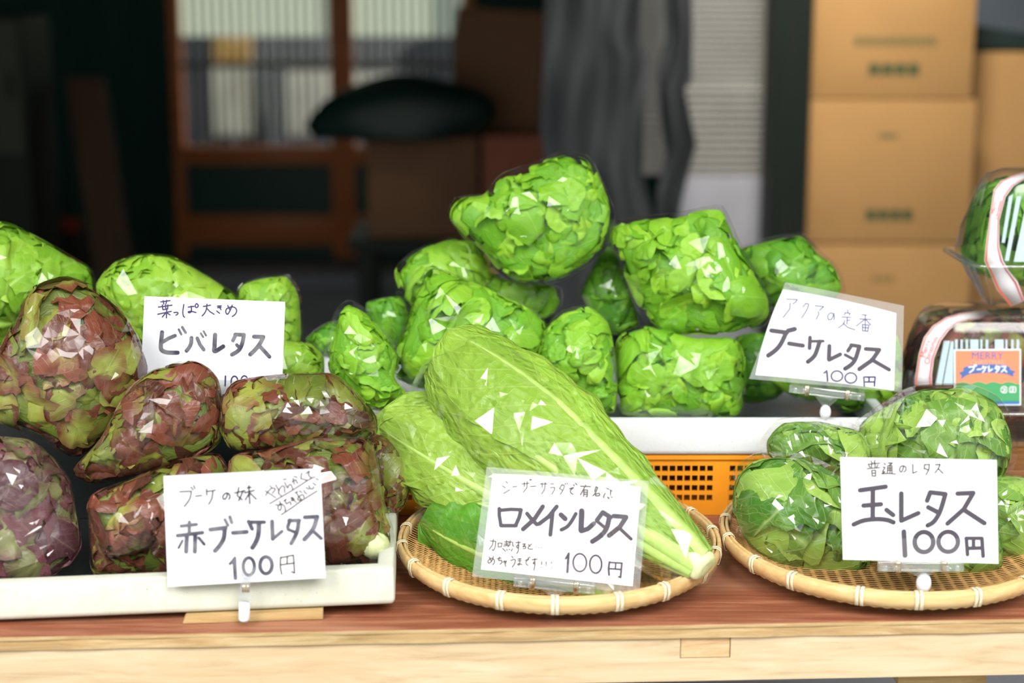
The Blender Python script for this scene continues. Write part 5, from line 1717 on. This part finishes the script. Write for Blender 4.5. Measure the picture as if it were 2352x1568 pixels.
# ------------------------------------------------------------------ clear packs with paper sashes
def text_shape(body, size=1.0):
    """outline of a short printed text as flat polygons, unit height"""
    cu = bpy.data.curves.new('lettering', 'FONT')
    cu.body = body
    cu.size = size
    cu.align_x, cu.align_y = 'CENTER', 'CENTER'
    o = bpy.data.objects.new('lettering', cu)
    COL.objects.link(o)
    bpy.context.view_layer.update()
    me = o.evaluated_get(bpy.context.evaluated_depsgraph_get()).to_mesh()
    V = [tuple(v.co[:2]) for v in me.vertices]
    Fc = [list(p.vertices) for p in me.polygons]
    bpy.data.objects.remove(o)
    bpy.data.curves.remove(cu)
    return V, Fc


M['sash'] = plain('white paper sash', S(226, 226, 230), 0.45)
M['sash_orange'] = plain('orange stripe', S(228, 92, 42), 0.5)
M['sash_red'] = plain('red print', S(214, 72, 70), 0.5)
M['glint_strip'] = plain('painted rib glint', S(176, 198, 204), 0.4)  # pale colour for glints painted on the pack ribs, white card behind


def pack(label, x0, x1, yf, yb, z_base, z_flange, z_top, leaf, dome_in, seed, sash_px, stripes, texts, taper=0.018, dome_taper=0.022):
    rg = np.random.default_rng(seed)
    root = empty('salad_pack', ((x0 + x1) / 2, (yf + yb) / 2, z_base), label, 'salad pack', 'clear salad packs')

    def ring(ins, z, rad, n=12, ribs=0.0, nper=200):
        X0, X1, Y0, Y1 = x0 + ins, x1 - ins, yf + ins, yb - ins
        per = []
        for (cx, cy, a0) in ((X0 + rad, Y0 + rad, math.pi), (X1 - rad, Y0 + rad, 1.5 * math.pi), (X1 - rad, Y1 - rad, 0), (X0 + rad, Y1 - rad, 0.5 * math.pi)):
            for k in range(n + 1):
                a = a0 + 0.5 * math.pi * k / n
                per.append((cx + rad * math.cos(a), cy + rad * math.sin(a)))
        per = np.array(per + [per[0]])
        d = np.r_[0, np.cumsum(np.hypot(*np.diff(per, axis=0).T))]
        s = np.linspace(0, d[-1], nper, endpoint=False)
        px, py = np.interp(s, d, per[:, 0]), np.interp(s, d, per[:, 1])
        if ribs:
            k = ribs * np.clip(np.sin(s / 0.0075 * 2 * math.pi), -0.2, 1) * (np.sin(s / 0.06 * 2 * math.pi) > -0.3)
            cx, cy = (x0 + x1) / 2, (yf + yb) / 2
            px, py = px + np.sign(px - cx) * k * (np.abs(px - cx) > (x1 - x0) / 2 - 0.03), py + np.sign(py - cy) * k * (np.abs(py - cy) > (yb - yf) / 2 - 0.03)
        return np.stack([px, py, np.full(nper, z)], 1)

    def loft(rings, name, mat, cap):
        nper = len(rings[0])
        V = np.vstack(rings)
        Fc = [[i * nper + j, i * nper + (j + 1) % nper, (i + 1) * nper + (j + 1) % nper, (i + 1) * nper + j] for i in range(len(rings) - 1) for j in range(nper)]
        if cap:
            Fc.append([(len(rings) - 1) * nper + j for j in range(nper)])
        return MB().add(V, Fc).build(name, mat, root, smooth=True)
    hd = z_top - z_flange
    loft([ring(0.004 + dome_taper * k, z_flange + hd * f, 0.022 + 0.01 * f, ribs=0.0012 if 0.1 < f < 0.7 else 0) for k, f in ((0, 0.0), (0.1, 0.08), (0.3, 0.3), (0.6, 0.6), (0.8, 0.78), (1.0, 0.88), (1.25, 0.95), (1.7, 0.99))] + [ring(0.004 + dome_taper * 2.2, z_top, 0.02)],
         'lid', M['clamshell'], True)
    loft([ring(0.004, z_flange - 0.0008, 0.022), ring(-0.007, z_flange - 0.0008, 0.026), ring(-0.0075, z_flange - 0.004, 0.026), ring(-0.005, z_flange - 0.0045, 0.025), ring(0.002, z_flange - 0.003, 0.022)], 'flange', M['acrylic'], False)
    hb = z_flange - z_base
    loft([ring(0.005 + taper * f, z_flange - 0.003 - (hb - 0.003) * f, 0.024, ribs=0.0016 if 0.05 < f < 0.9 else 0) for f in (0.0, 0.1, 0.5, 0.85, 0.97)] + [ring(0.01 + taper, z_base + 0.0003, 0.022)], 'base_tray', M['clamshell'], True)
    # leaves inside
    cx, cy = (x0 + x1) / 2, (yf + yb) / 2

    class BoxHull(Hull):
        def __init__(self):
            self.c = np.array([cx, cy, z_flange + 0.004])
            self.n, self.u, self.v = np.array([0, 0, 1.0]), np.array([1.0, 0, 0]), np.array([0, 1.0, 0])
            self.N = 256
            g = np.linspace(-math.pi, math.pi, self.N, endpoint=False)
            hx, hy = (x1 - x0) / 2 - dome_in, (yb - yf) / 2 - dome_in
            self.R = (np.abs(np.cos(g) / hx) ** 6 + np.abs(np.sin(g) / hy) ** 6) ** (-1 / 6)
            self.T, self.Tb, self.pw, self.q = hd - 0.006, hb * 0.8, 7.0, 0.5
            self.size = float(self.R.mean())
            self.bk, self.bp = np.zeros((6, 2)), np.zeros(6)
    hl = BoxHull()
    st = dict(STYLES['bouquet'])
    v, f, at_ = lettuce_mesh(hl, rg, 210, 60, (0.03, 0.05), st)
    mesh_np('salad_leaves', v, f, M[leaf], root, True, at_)
    # paper sash: pairs of edge points in the frame with their depth
    V, Fc = [], []
    Lp, Rp = [], []
    for (lx, ly, rx, ry, Yl) in sash_px:
        Lp.append(at(lx, ly, Yl))
        Rp.append(at(rx, ry, Yl))
    m = len(Lp)
    sash = MB().add(Lp + Rp, [[i, i + 1, m + i + 1, m + i] for i in range(m - 1)]).build('paper_sash', M['sash'], root, smooth=True)
    so = sash.modifiers.new('sheet', 'SOLIDIFY')
    so.thickness = 0.0003
    Lp, Rp = np.array(Lp), np.array(Rp)
    for (a, b, mt) in stripes:
        P0 = Lp + (Rp - Lp) * a
        P1 = Lp + (Rp - Lp) * b
        out = np.array([unit(CAM - p) * 0.0006 for p in P0])
        mesh_np('stripe', np.vstack([P0 + out, P1 + out]), [[i, i + 1, m + i + 1, m + i] for i in range(m - 1)], M[mt], sash, True)
    for (body, s0, across, hgt, mt) in texts:
        V2, F2 = text_shape(body)
        V2 = np.array(V2)
        # text runs upward along the sash
        seg = np.r_[0, np.cumsum(np.linalg.norm(np.diff((Lp + Rp) / 2, axis=0), axis=1))]
        tot = seg[-1]
        out = []
        for x, y in V2:
            s = s0 * tot + x * hgt
            k = np.interp(s, seg, np.arange(m))
            i = min(int(k), m - 2)
            fr = k - i
            l = Lp[i] + (Lp[i + 1] - Lp[i]) * fr
            r = Rp[i] + (Rp[i + 1] - Rp[i]) * fr
            wd = np.linalg.norm(r - l)
            p = l + (r - l) * (across - y * hgt / wd)
            out.append(p + unit(CAM - p) * 0.0007)
        mesh_np('lettering', out, F2, M[mt], sash, False)
    return root, sash


LZ = at(2200, 1072, 0.46)[2]
yF = 0.43
px_l = at(2098, 900, yF)[0]
zfl, ztp = at(2200, 944, yF)[2], at(2200, 712, yF + 0.045)[2]
# low board carrying the packs
M['brown_board'] = wood('brown board', S(96, 62, 34), S(128, 84, 48), S(150, 104, 62), 'X', 5.0, 0.55, 0.2)
lbx0, lbx1 = xc + 0.012, xc + 0.36
zbase = zfl - 0.052
bb = MB().box((lbx0, CRY + 0.01, TZ + 0.0004), (lbx1, CRY + 0.24, zbase - 0.0004)).build('wooden_block', M['brown_board'], None, bevel=0.002)
tag(bb, 'brown wooden block beside the crate carrying the clear salad packs', 'block')


def z5(x, y):
    return 2000 + x / 4.9, 660 + y / 4.9


lower_sash = [(490, 1110, 690, 1100, 0.426), (500, 1000, 688, 980, 0.427), (540, 750, 715, 790, 0.431), (600, 560, 790, 600, 0.437), (700, 430, 880, 480, 0.447), (850, 335, 975, 410, 0.462), (1000, 290, 1090, 372, 0.480), (1300, 250, 1385, 322, 0.520)]
ls = []
for a, b, c, d, Yq in lower_sash:
    l, r = z5(a, b), z5(c, d)
    ls.append((l[0], l[1], r[0], r[1], Yq - 0.001))
STR = [(0.05, 0.13, 'sash_orange'), (0.86, 0.93, 'sash_red')]
pk1, s1_ = pack('clear salad pack with dark red leaves, printed square label and paper sash', px_l, px_l + 0.26, yF, yF + 0.15, zbase, zfl, ztp, 'leaf_red', 0.009, 21, ls, STR,
                [('Merry', 0.24, 0.3, 0.0088, 'sash_red'), ('Christmas', 0.24, 0.62, 0.0088, 'sash_red')])
z6 = lambda x, y: (2170 + x / 4.357, 360 + y / 4.357)
upper_sash = [(660, 1500, 800, 1440, 0.470), (520, 1330, 730, 1250, 0.462), (455, 1170, 640, 1140, 0.452), (395, 1040, 585, 1040, 0.440), (410, 900, 545, 900, 0.438), (450, 600, 545, 640, 0.445), (490, 330, 610, 400, 0.455), (560, 240, 690, 290, 0.468), (700, 180, 800, 225, 0.488), (900, 120, 980, 170, 0.52)]
us = []
for a, b, c, d, Yq in upper_sash:
    l, r = z6(a, b), z6(c, d)
    us.append((l[0], l[1], r[0], r[1], Yq - 0.004))
yU = 0.445
zb2 = ztp + 0.0006
px_u = at(2246, 500, yU)[0]
zf2, zt2 = at(2300, 606, yU)[2], at(2300, 392, yU + 0.045)[2]
pk2, s2_ = pack('clear salad pack with green leaves stacked on the red leaf pack, white sash hanging loose', px_u, px_u + 0.24, yU, yU + 0.14, zb2, zf2, zt2, 'leaf_shadow', 0.009, 22, us, STR,
                [('Merry', 0.55, 0.27, 0.0058, 'sash_red'), ('Christmas', 0.55, 0.68, 0.0058, 'sash_red')], taper=0.030)

# printed label on the lower pack
pLab = Plate(2270, 860, yF + 0.0095, 12)
M['lab_orange'] = plain('orange print', S(240, 130, 92), 0.4)
M['lab_green'] = plain('green print', S(60, 150, 92), 0.4)
M['lab_blue'] = plain('blue print', S(62, 100, 158), 0.4)
M['lab_navy'] = plain('dark blue print', S(50, 112, 170), 0.4)
M['lab_pink'] = plain('pink print', S(238, 168, 150), 0.4)
lab = MB().prism([pLab.pt(*z5(x, y), 0.0006) for x, y in ((935, 695), (1690, 690), (1690, 1325), (935, 1330))], -pLab.n * 0.0005).build('printed_label', M['paper'], pk1)
lab['label'] = 'square printed label'


ins = MB()  # glints of the lower pack's ribs drawn as pale strips
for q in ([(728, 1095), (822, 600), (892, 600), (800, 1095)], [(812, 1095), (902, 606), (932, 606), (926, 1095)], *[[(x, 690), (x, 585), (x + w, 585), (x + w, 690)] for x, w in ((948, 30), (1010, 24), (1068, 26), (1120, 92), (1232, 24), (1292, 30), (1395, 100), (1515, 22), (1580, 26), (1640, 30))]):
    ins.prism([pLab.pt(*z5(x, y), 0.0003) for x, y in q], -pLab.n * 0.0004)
ins.build('rib_glints', M['glint_strip'], pk1)
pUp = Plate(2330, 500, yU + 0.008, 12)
ins = MB()  # same painted rib glints on the upper pack
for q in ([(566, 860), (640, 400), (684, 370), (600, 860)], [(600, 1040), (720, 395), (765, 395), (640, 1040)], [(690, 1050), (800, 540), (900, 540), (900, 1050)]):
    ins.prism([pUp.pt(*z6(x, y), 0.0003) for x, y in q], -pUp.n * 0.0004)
ins.build('rib_glints', M['glint_strip'], pk2)


def patch(pts, mat, off, name='print'):
    P = [pLab.pt(*z5(x, y), off) for x, y in pts]
    mesh_np(name, P, [list(range(len(P)))], M[mat], lab, False)


def ltext(body, x, y, h, mat, off=0.0014, sx=1.0):
    V2, F2 = text_shape(body)
    P = [pLab.pt(*z5(x + vx * h * sx, y - vy * h), off) for vx, vy in V2]
    mesh_np('lettering', P, F2, M[mat], lab, False)


patch([(952, 712), (1674, 708), (1674, 1100), (952, 1104)], 'lab_orange', 0.0008)
hill = [(952, 1090)] + [(952 + 18 * i, 1085 - 24 * abs(math.sin(i * 0.33))) for i in range(1, 40)] + [(1674, 1090), (1674, 1282), (952, 1285)]
patch(hill, 'lab_green', 0.0010)
patch([(952, 1282), (1674, 1278), (1674, 1312), (952, 1316)], 'lab_navy', 0.0010)
ltext('MERRY', 1310, 770, 118, 'lab_navy')
ltext('CHRISTMAS', 1305, 845, 72, 'lab_pink')
patch([(1040, 900), (1120, 872), (1310, 858), (1500, 868), (1565, 895), (1565, 985), (1500, 968), (1310, 958), (1120, 972), (1040, 1005)], 'lab_blue', 0.0012)
patch([(985, 960), (1060, 930), (1060, 1000), (1010, 1035), (1020, 990)], 'lab_blue', 0.0011)
patch([(1635, 945), (1560, 920), (1560, 990), (1610, 1005), (1600, 970)], 'lab_blue', 0.0011)
kat = [[(1100, 895), (1160, 890)], [(1160, 890), (1150, 925), (1110, 955)], [(1165, 872), (1172, 884)], [(1178, 868), (1185, 880)], [(1195, 922), (1235, 918)],
       [(1262, 885), (1252, 912)], [(1258, 898), (1300, 895)], [(1285, 898), (1278, 930), (1255, 955)], [(1325, 885), (1325, 945)], [(1325, 945), (1365, 918)],
       [(1410, 882), (1395, 912)], [(1408, 890), (1445, 890)], [(1445, 890), (1435, 925), (1405, 955)], [(1410, 912), (1432, 928)],
       [(1468, 888), (1515, 888)], [(1515, 888), (1500, 920), (1465, 950)], [(1495, 920), (1525, 950)]]
ink(pLab, [(13, p) for p in kat], (2000, 660, 4.9), 'lettering', M['paper'], lab, 0.0016)
rec = [[(1460, 1145), (1475, 1120), (1510, 1115), (1530, 1135)], [(1530, 1150), (1520, 1180), (1480, 1182), (1460, 1160)], [(1480, 1140), (1510, 1140)], [(1510, 1140), (1505, 1160), (1485, 1170)],
       [(1560, 1125), (1560, 1175)], [(1560, 1178), (1620, 1178)], [(1628, 1170), (1628, 1125)], [(1620, 1118), (1568, 1118)], [(1580, 1140), (1605, 1140)], [(1605, 1140), (1598, 1158), (1582, 1168)]]
ink(pLab, [(9, p) for p in rec], (2000, 660, 4.9), 'mark', M['paper'], lab, 0.0016)

# ------------------------------------------------------------------ things at the back of the shop
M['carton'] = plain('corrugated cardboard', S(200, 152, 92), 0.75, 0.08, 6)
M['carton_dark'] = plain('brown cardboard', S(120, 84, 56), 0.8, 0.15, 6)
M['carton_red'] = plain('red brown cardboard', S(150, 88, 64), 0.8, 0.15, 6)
M['tape'] = plain('packing tape', S(184, 138, 84), 0.35)
M['green_print'] = plain('dark green print', S(50, 84, 48), 0.7)
M['grey_print'] = plain('faded green print', S(128, 118, 70), 0.7)
M['white_box'] = plain('greyed white plastic', S(190, 188, 180), 0.6, 0.1, 10)
M['white_foam_back'] = plain('greyed foam box', S(196, 196, 204), 0.7, 0.1, 10)
M['curtain'] = plain('dark grey sheet', S(66, 70, 72), 0.6, 0.3, 8, stretch=(3, 3, 0.4))
M['black_bag'] = plain('black plastic sack', S(5, 36, 30), 0.5)
M['blue_grey'] = plain('blue grey panel', S(110, 122, 134), 0.5, 0.1, 8)
M['olive'] = plain('olive metal', S(44, 48, 30), 0.6)


def carton(label, x0, y0, x1, y1, Y, dep, mat='carton', prints=(), turn=0.0, bottom=None, group='cartons', roll=0.0):
    a, b = at(x0, y0, Y), at(x1, y1, Y)
    zb = b[2] if bottom is None else bottom
    w, h = b[0] - a[0], a[2] - zb
    c = np.array([(a[0] + b[0]) / 2, Y, zb])
    root = empty('cardboard_box', c + np.array([0, dep / 2, 0]), label, 'box', group)
    ct, st_ = math.cos(turn), math.sin(turn)
    cr, sr = math.cos(roll), math.sin(roll)

    def P(x, y, z):
        x, z = x * cr + z * sr, -x * sr + z * cr
        return c + np.array([x * ct - y * st_, x * st_ + y * ct, z + abs(sr) * w / 2])
    mb = MB().box8([P(-w / 2, 0, 0), P(w / 2, 0, 0), P(w / 2, dep, 0), P(-w / 2, dep, 0), P(-w / 2, 0, h), P(w / 2, 0, h), P(w / 2, dep, h), P(-w / 2, dep, h)])
    mb.build('carton_body', M[mat], root, bevel=0.004)
    MB().box8([P(-w / 2 + .002, dep / 2 - .025, h), P(w / 2 - .002, dep / 2 - .025, h), P(w / 2 - .002, dep / 2 + .025, h), P(-w / 2 + .002, dep / 2 + .025, h),
               P(-w / 2 + .002, dep / 2 - .025, h + .0006), P(w / 2 - .002, dep / 2 - .025, h + .0006), P(w / 2 - .002, dep / 2 + .025, h + .0006), P(-w / 2 + .002, dep / 2 + .025, h + .0006)]).build('tape', M['tape'], root)
    pl = Plate((x0 + x1) / 2, (y0 + y1) / 2, Y, 0)
    for (strokes, mt) in prints:
        ink(pl, strokes, (0, 0, 1.0), 'printed_mark', M[mt], root, 0.0008)
    return root


def marks(x, y, n, pitch, s):
    """row of blocky brush-like characters"""
    out = []
    for i in range(n):
        cx = x + i * pitch
        out += [(s * 0.28, [(cx - s * .42, y - s * .3), (cx + s * .42, y - s * .34)]), (s * 0.26, [(cx, y - s * .5), (cx, y + s * .45)]),
                (s * 0.24, [(cx - s * .4, y + s * .02), (cx + s * .4, y)]), (s * 0.24, [(cx - s * .1, y + s * .05), (cx - s * .42, y + s * .45)]), (s * 0.24, [(cx + s * .1, y + s * .05), (cx + s * .42, y + s * .42)])]
    return out


CY = 2.9
plz = at(1900, 905, CY)[2]
structure(MB().box((at(1800, 900, CY)[0], CY - 0.03, 0), (at(2480, 900, CY)[0], CY + 0.6, plz)).build('trim_3', M['concrete'], None))
c3z = at(2000, 560, CY)[2]
carton('lowest visible tan carton of the stack, half hidden by the lettuce pile', 1866, 560, 2215, 905, CY + 0.004, 0.30, bottom=plz + 0.0005, prints=[(marks(2010, 640, 3, 18, 12), 'grey_print')], group='tan carton stack')
carton('tan carton in the middle of the stack with a green printed row', 1861, 229, 2226, 560, CY, 0.30, bottom=c3z + 0.003, prints=[(marks(2000, 494, 4, 28, 24), 'green_print'), (marks(2026, 312, 3, 14, 12), 'grey_print')], group='tan carton stack')
c2z = at(2000, 229, CY)[2]
carton('top tan carton of the stack with two printed rows', 1876, -200, 2232, 226, CY + 0.004, 0.30, bottom=c2z + 0.003, prints=[(marks(1972, 95, 8, 24, 20), 'grey_print'), (marks(2008, 160, 4, 30, 26), 'green_print')], group='tan carton stack')
carton('plain tan carton standing behind the printed stack', 2236, 120, 2440, 905, CY + 0.14, 0.4, bottom=plz + 0.0005, group='tan cartons behind')
a, b = at(2240, 58, CY + 0.18), at(2470, 118, CY + 0.18)  # dark wedge added where a shaded gap shows above the carton
wd = MB().box8([np.array([a[0], CY + .17, b[2] + .001]), np.array([b[0], CY + .17, b[2] + .001]), np.array([b[0], CY + .50, b[2] + .001]), np.array([a[0], CY + .50, b[2] + .001]),
                np.array([a[0], CY + .17, a[2]]), np.array([b[0], CY + .17, a[2] - .04]), np.array([b[0], CY + .50, a[2] - .04]), np.array([a[0], CY + .50, a[2]])])
tag(wd.build('dark_gap_block', M['black_bag'], None, bevel=0.004), 'black sloping block added for the dark gap above the plain tan carton', 'tray')
a, b = at(2225, -120, 3.9), at(2520, 110, 3.9)
tag(MB().box((a[0], 3.9, 0), (b[0] + 0.1, 3.96, a[2])).build('tall_panel', M['blue_grey'], None, bevel=0.004), 'blue grey panel standing behind the cartons', 'panel')


def ribbed_box(label, x0, y0, x1, y1, Y, dep, zb, n, mat):
    a, b = at(x0, y0, Y), at(x1, y1, Y)
    zt = a[2]
    root = empty('white_crate', ((a[0] + b[0]) / 2, Y + dep / 2, zb), label, 'crate', 'white crates by the pillar')
    mb = MB().box((a[0], Y + .004, zb), (b[0], Y + dep, zt))
    mb.build('body', M[mat], root, bevel=0.004)
    if n:
        rb = MB()
        for i in range(n):
            z = zb + (zt - zb) * (i + 0.5) / n
            h = (zt - zb) / n * 0.33
            rb.box((a[0] + .003, Y - .004, z - h), (b[0] - .003, Y + .0035, z + h))
        rb.build('ribs', M[mat], root, bevel=0.002)
    return root


WY = 3.1
z1_, z2_ = at(1650, 404, WY)[2], at(1650, 196, WY)[2]
ribbed_box('plain white foam box at the bottom of the pale stack beside the added dark slab', 1555, 404, 1786, 700, WY - 0.01, 0.5, 0.0, 0, 'white_foam_back')
ribbed_box('ribbed white crate in the middle of the pale stack', 1470, 196, 1782, 404, WY, 0.5, z1_ + 0.001, 12, 'white_box')
ribbed_box('ribbed white crate on top of the pale stack, reaching out of view', 1470, -150, 1768, 196, WY + 0.01, 0.5, z2_ + 0.001, 24, 'white_box')


def drape(label, edge_l, edge_r, Y, amp, waves, mat):
    """hanging sheet between two wavy edges given in frame pixels (x, y from top down)"""
    n = 60
    ys = np.linspace(edge_l[0][1], edge_l[-1][1], 46)
    V = []
    for y in ys:
        xl = np.interp(y, [p[1] for p in edge_l], [p[0] for p in edge_l])
        xr = np.interp(y, [p[1] for p in edge_r], [p[0] for p in edge_r])
        for k in range(n + 1):
            s = k / n
            p = at(xl + (xr - xl) * s, y, Y)
            p = p + np.array([0, amp * (math.sin(waves * 2 * math.pi * s * (1 + 0.35 * s) + 0.006 * y) + 0.7 * math.sin(waves * 3.3 * s + 0.011 * y + 2 * s * s) + 0.5 * math.sin(9 * s - 0.017 * y)), 0])
            V.append(p)
    # let it hang from the ceiling
    V = np.array(V)
    V[:n + 1, 2] = 2.615
    Fc = np.array([[i * (n + 1) + k, i * (n + 1) + k + 1, (i + 1) * (n + 1) + k + 1, (i + 1) * (n + 1) + k] for i in range(len(ys) - 1) for k in range(n)])
    o = mesh_np('hanging_sheet', V, Fc, M[mat], None, True)
    so = o.modifiers.new('sheet', 'SOLIDIFY')
    so.thickness = 0.002
    return tag(o, label, 'sheet', 'dark hanging sheets')


drape('wide dark grey sheet hanging beside the brown cartons', [(1255, -200), (1250, 100), (1240, 300), (1262, 420), (1270, 760)], [(1478, -200), (1470, 90), (1492, 140), (1480, 250), (1476, 400), (1500, 500), (1490, 760)], 2.85, 0.016, 1.6, 'curtain')
drape('narrow dark sheet with a wavy edge hanging before the white crates', [(1516, -200), (1530, 90), (1512, 150), (1520, 280), (1530, 360), (1508, 440), (1510, 760)], [(1580, -200), (1592, 60), (1590, 160), (1598, 180), (1572, 195), (1592, 300), (1600, 330), (1580, 400), (1560, 480), (1556, 760)], 2.82, 0.012, 1, 'curtain')

# dark bench with brown boxes and sacks
BY = 4.1
bz = at(1000, 546, BY)[2]
bench = empty('low_bench', (at(1000, 546, BY)[0], BY + 0.2, 0), 'dark wooden bench under the brown cartons at the back', 'bench')
b0, b1 = at(800, 546, BY)[0], at(1320, 546, BY)[0]
MB().box((b0, BY - 0.03, bz - 0.04), (b1, BY + 0.45, bz - 0.001)).build('bench_top', M['dark_wood'], bench)
for x in (b0 + 0.03, b1 - 0.08):
    for y in (BY, BY + 0.37):
        MB().box((x, y, 0), (x + 0.05, y + 0.05, bz - 0.04)).build('leg', M['dark_wood'], bench)
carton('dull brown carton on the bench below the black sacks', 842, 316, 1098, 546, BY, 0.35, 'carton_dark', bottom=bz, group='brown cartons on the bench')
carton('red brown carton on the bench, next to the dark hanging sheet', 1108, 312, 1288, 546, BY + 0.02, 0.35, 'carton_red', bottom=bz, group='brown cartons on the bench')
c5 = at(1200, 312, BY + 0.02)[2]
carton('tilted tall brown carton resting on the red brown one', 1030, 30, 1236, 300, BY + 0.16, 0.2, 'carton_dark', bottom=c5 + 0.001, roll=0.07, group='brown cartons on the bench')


def sack(label, cx, cy, Y, rx, rz, seed, zb=None):
    rg = np.random.default_rng(seed)
    p = at(cx, cy, Y)
    nu, nv_ = 32, 18
    V, Fc = [], []
    k = rg.normal(0, 3, (8, 3))
    ph = rg.uniform(0, 6.28, 8)
    for i in range(nv_ + 1):
        a = math.pi * i / nv_
        for j in range(nu):
            t_ = 2 * math.pi * j / nu
            d = np.array([math.sin(a) * math.cos(t_), math.sin(a) * math.sin(t_), math.cos(a)])
            r = 1 + 0.07 * sum(math.sin(d @ q + f) for q, f in zip(k, ph)) / 2
            q_ = d * np.array([rx, rx * 0.42, rz]) * r
            if zb is not None:
                q_[2] = max(q_[2], zb - p[2])
            V.append(p + q_)
    for i in range(nv_):
        for j in range(nu):
            Fc.append((i * nu + j, (i + 1) * nu + j, (i + 1) * nu + (j + 1) % nu, i * nu + (j + 1) % nu))
    o = mesh_np('black_sack', V, np.array(Fc), M['black_bag'], None, True)
    return tag(o, label, 'sack')


c4z = at(970, 316, BY)[2]
sack('black plastic sack slumped on top of the dull brown carton', 912, 268, BY - 0.03, 0.29, 0.13, 5, c4z + 0.001)
# dim things by the side wall
LY = 4.2
a, b = at(-120, 40, LY), at(66, 352, LY)
cab = empty('dark_cabinet', ((a[0] + b[0]) / 2, LY + .2, 0), 'dim olive cabinet in the shade at the outer wall', 'cabinet')
MB().box((a[0], LY, 0), (b[0], LY + 0.35, a[2])).build('body', M['dark_wood'], cab)
MB().box((a[0] + .02, LY - 0.012, b[2]), (b[0] - .01, LY - 0.001, a[2] - .01)).build('door_leaf', M['olive'], cab)
MB().box((b[0] - .05, LY - 0.03, (a[2] + b[2]) / 2 - .04), (b[0] - .035, LY - 0.012, (a[2] + b[2]) / 2 + .04)).build('handle', M['dark_wood'], cab)
p0, p1 = at(196, 185, 4.6), at(290, 760, 4.4)
q1 = np.array([p1[0] + (p1[0] - p0[0]) * (p1[2]) / (p0[2] - p1[2]) * 1.0, 4.35, 0.0])
dirv = unit(p0 - q1)
ln_ = np.linalg.norm(p0 - q1)
M['lean_board'] = wood('brown plank', S(50, 34, 20), S(66, 44, 26), S(84, 58, 34), 'Z', 4.0, 0.6, 0.1)
tag(MB().obox(q1 + dirv * (ln_ / 2 + 0.01), np.array([0.07, 0, 0]), np.array([0, 0.012, 0]), dirv * ln_ / 2).build('leaning_plank', M['lean_board'], None), 'brown plank leaning in the dark beside the sliding door', 'plank')
M['orange_dim'] = plain('orange red tub', S(190, 70, 40), 0.5)
a, b = at(112, 512, 4.8), at(168, 542, 4.8)
ob = MB()
ob.box((a[0], 4.8, 0), (b[0], 5.05, b[2] - .001))
tag(ob.build('dark_stand', M['dark_wood'], None), 'dark stand under the small orange tub', 'stand')
tb = MB()
nn = 20
cxx, rr0 = (a[0] + b[0]) / 2, (b[0] - a[0]) / 2
prof = [(rr0 * .75, b[2]), (rr0, a[2]), (rr0 * .9, a[2]), (rr0 * .68, b[2] + .004)]
V = [(cxx + r * math.cos(2 * math.pi * j / nn), 4.925 + r * math.sin(2 * math.pi * j / nn), z) for r, z in prof for j in range(nn)]
Fc = [[i * nn + j, i * nn + (j + 1) % nn, (i + 1) * nn + (j + 1) % nn, (i + 1) * nn + j] for i in range(3) for j in range(nn)] + [[j for j in range(nn)][::-1], [3 * nn + j for j in range(nn)]]
tag(tb.add(V, Fc).build('small_tub', M['orange_dim'], None, smooth=True), 'small orange tub glimpsed above the yellow green lettuces', 'tub')
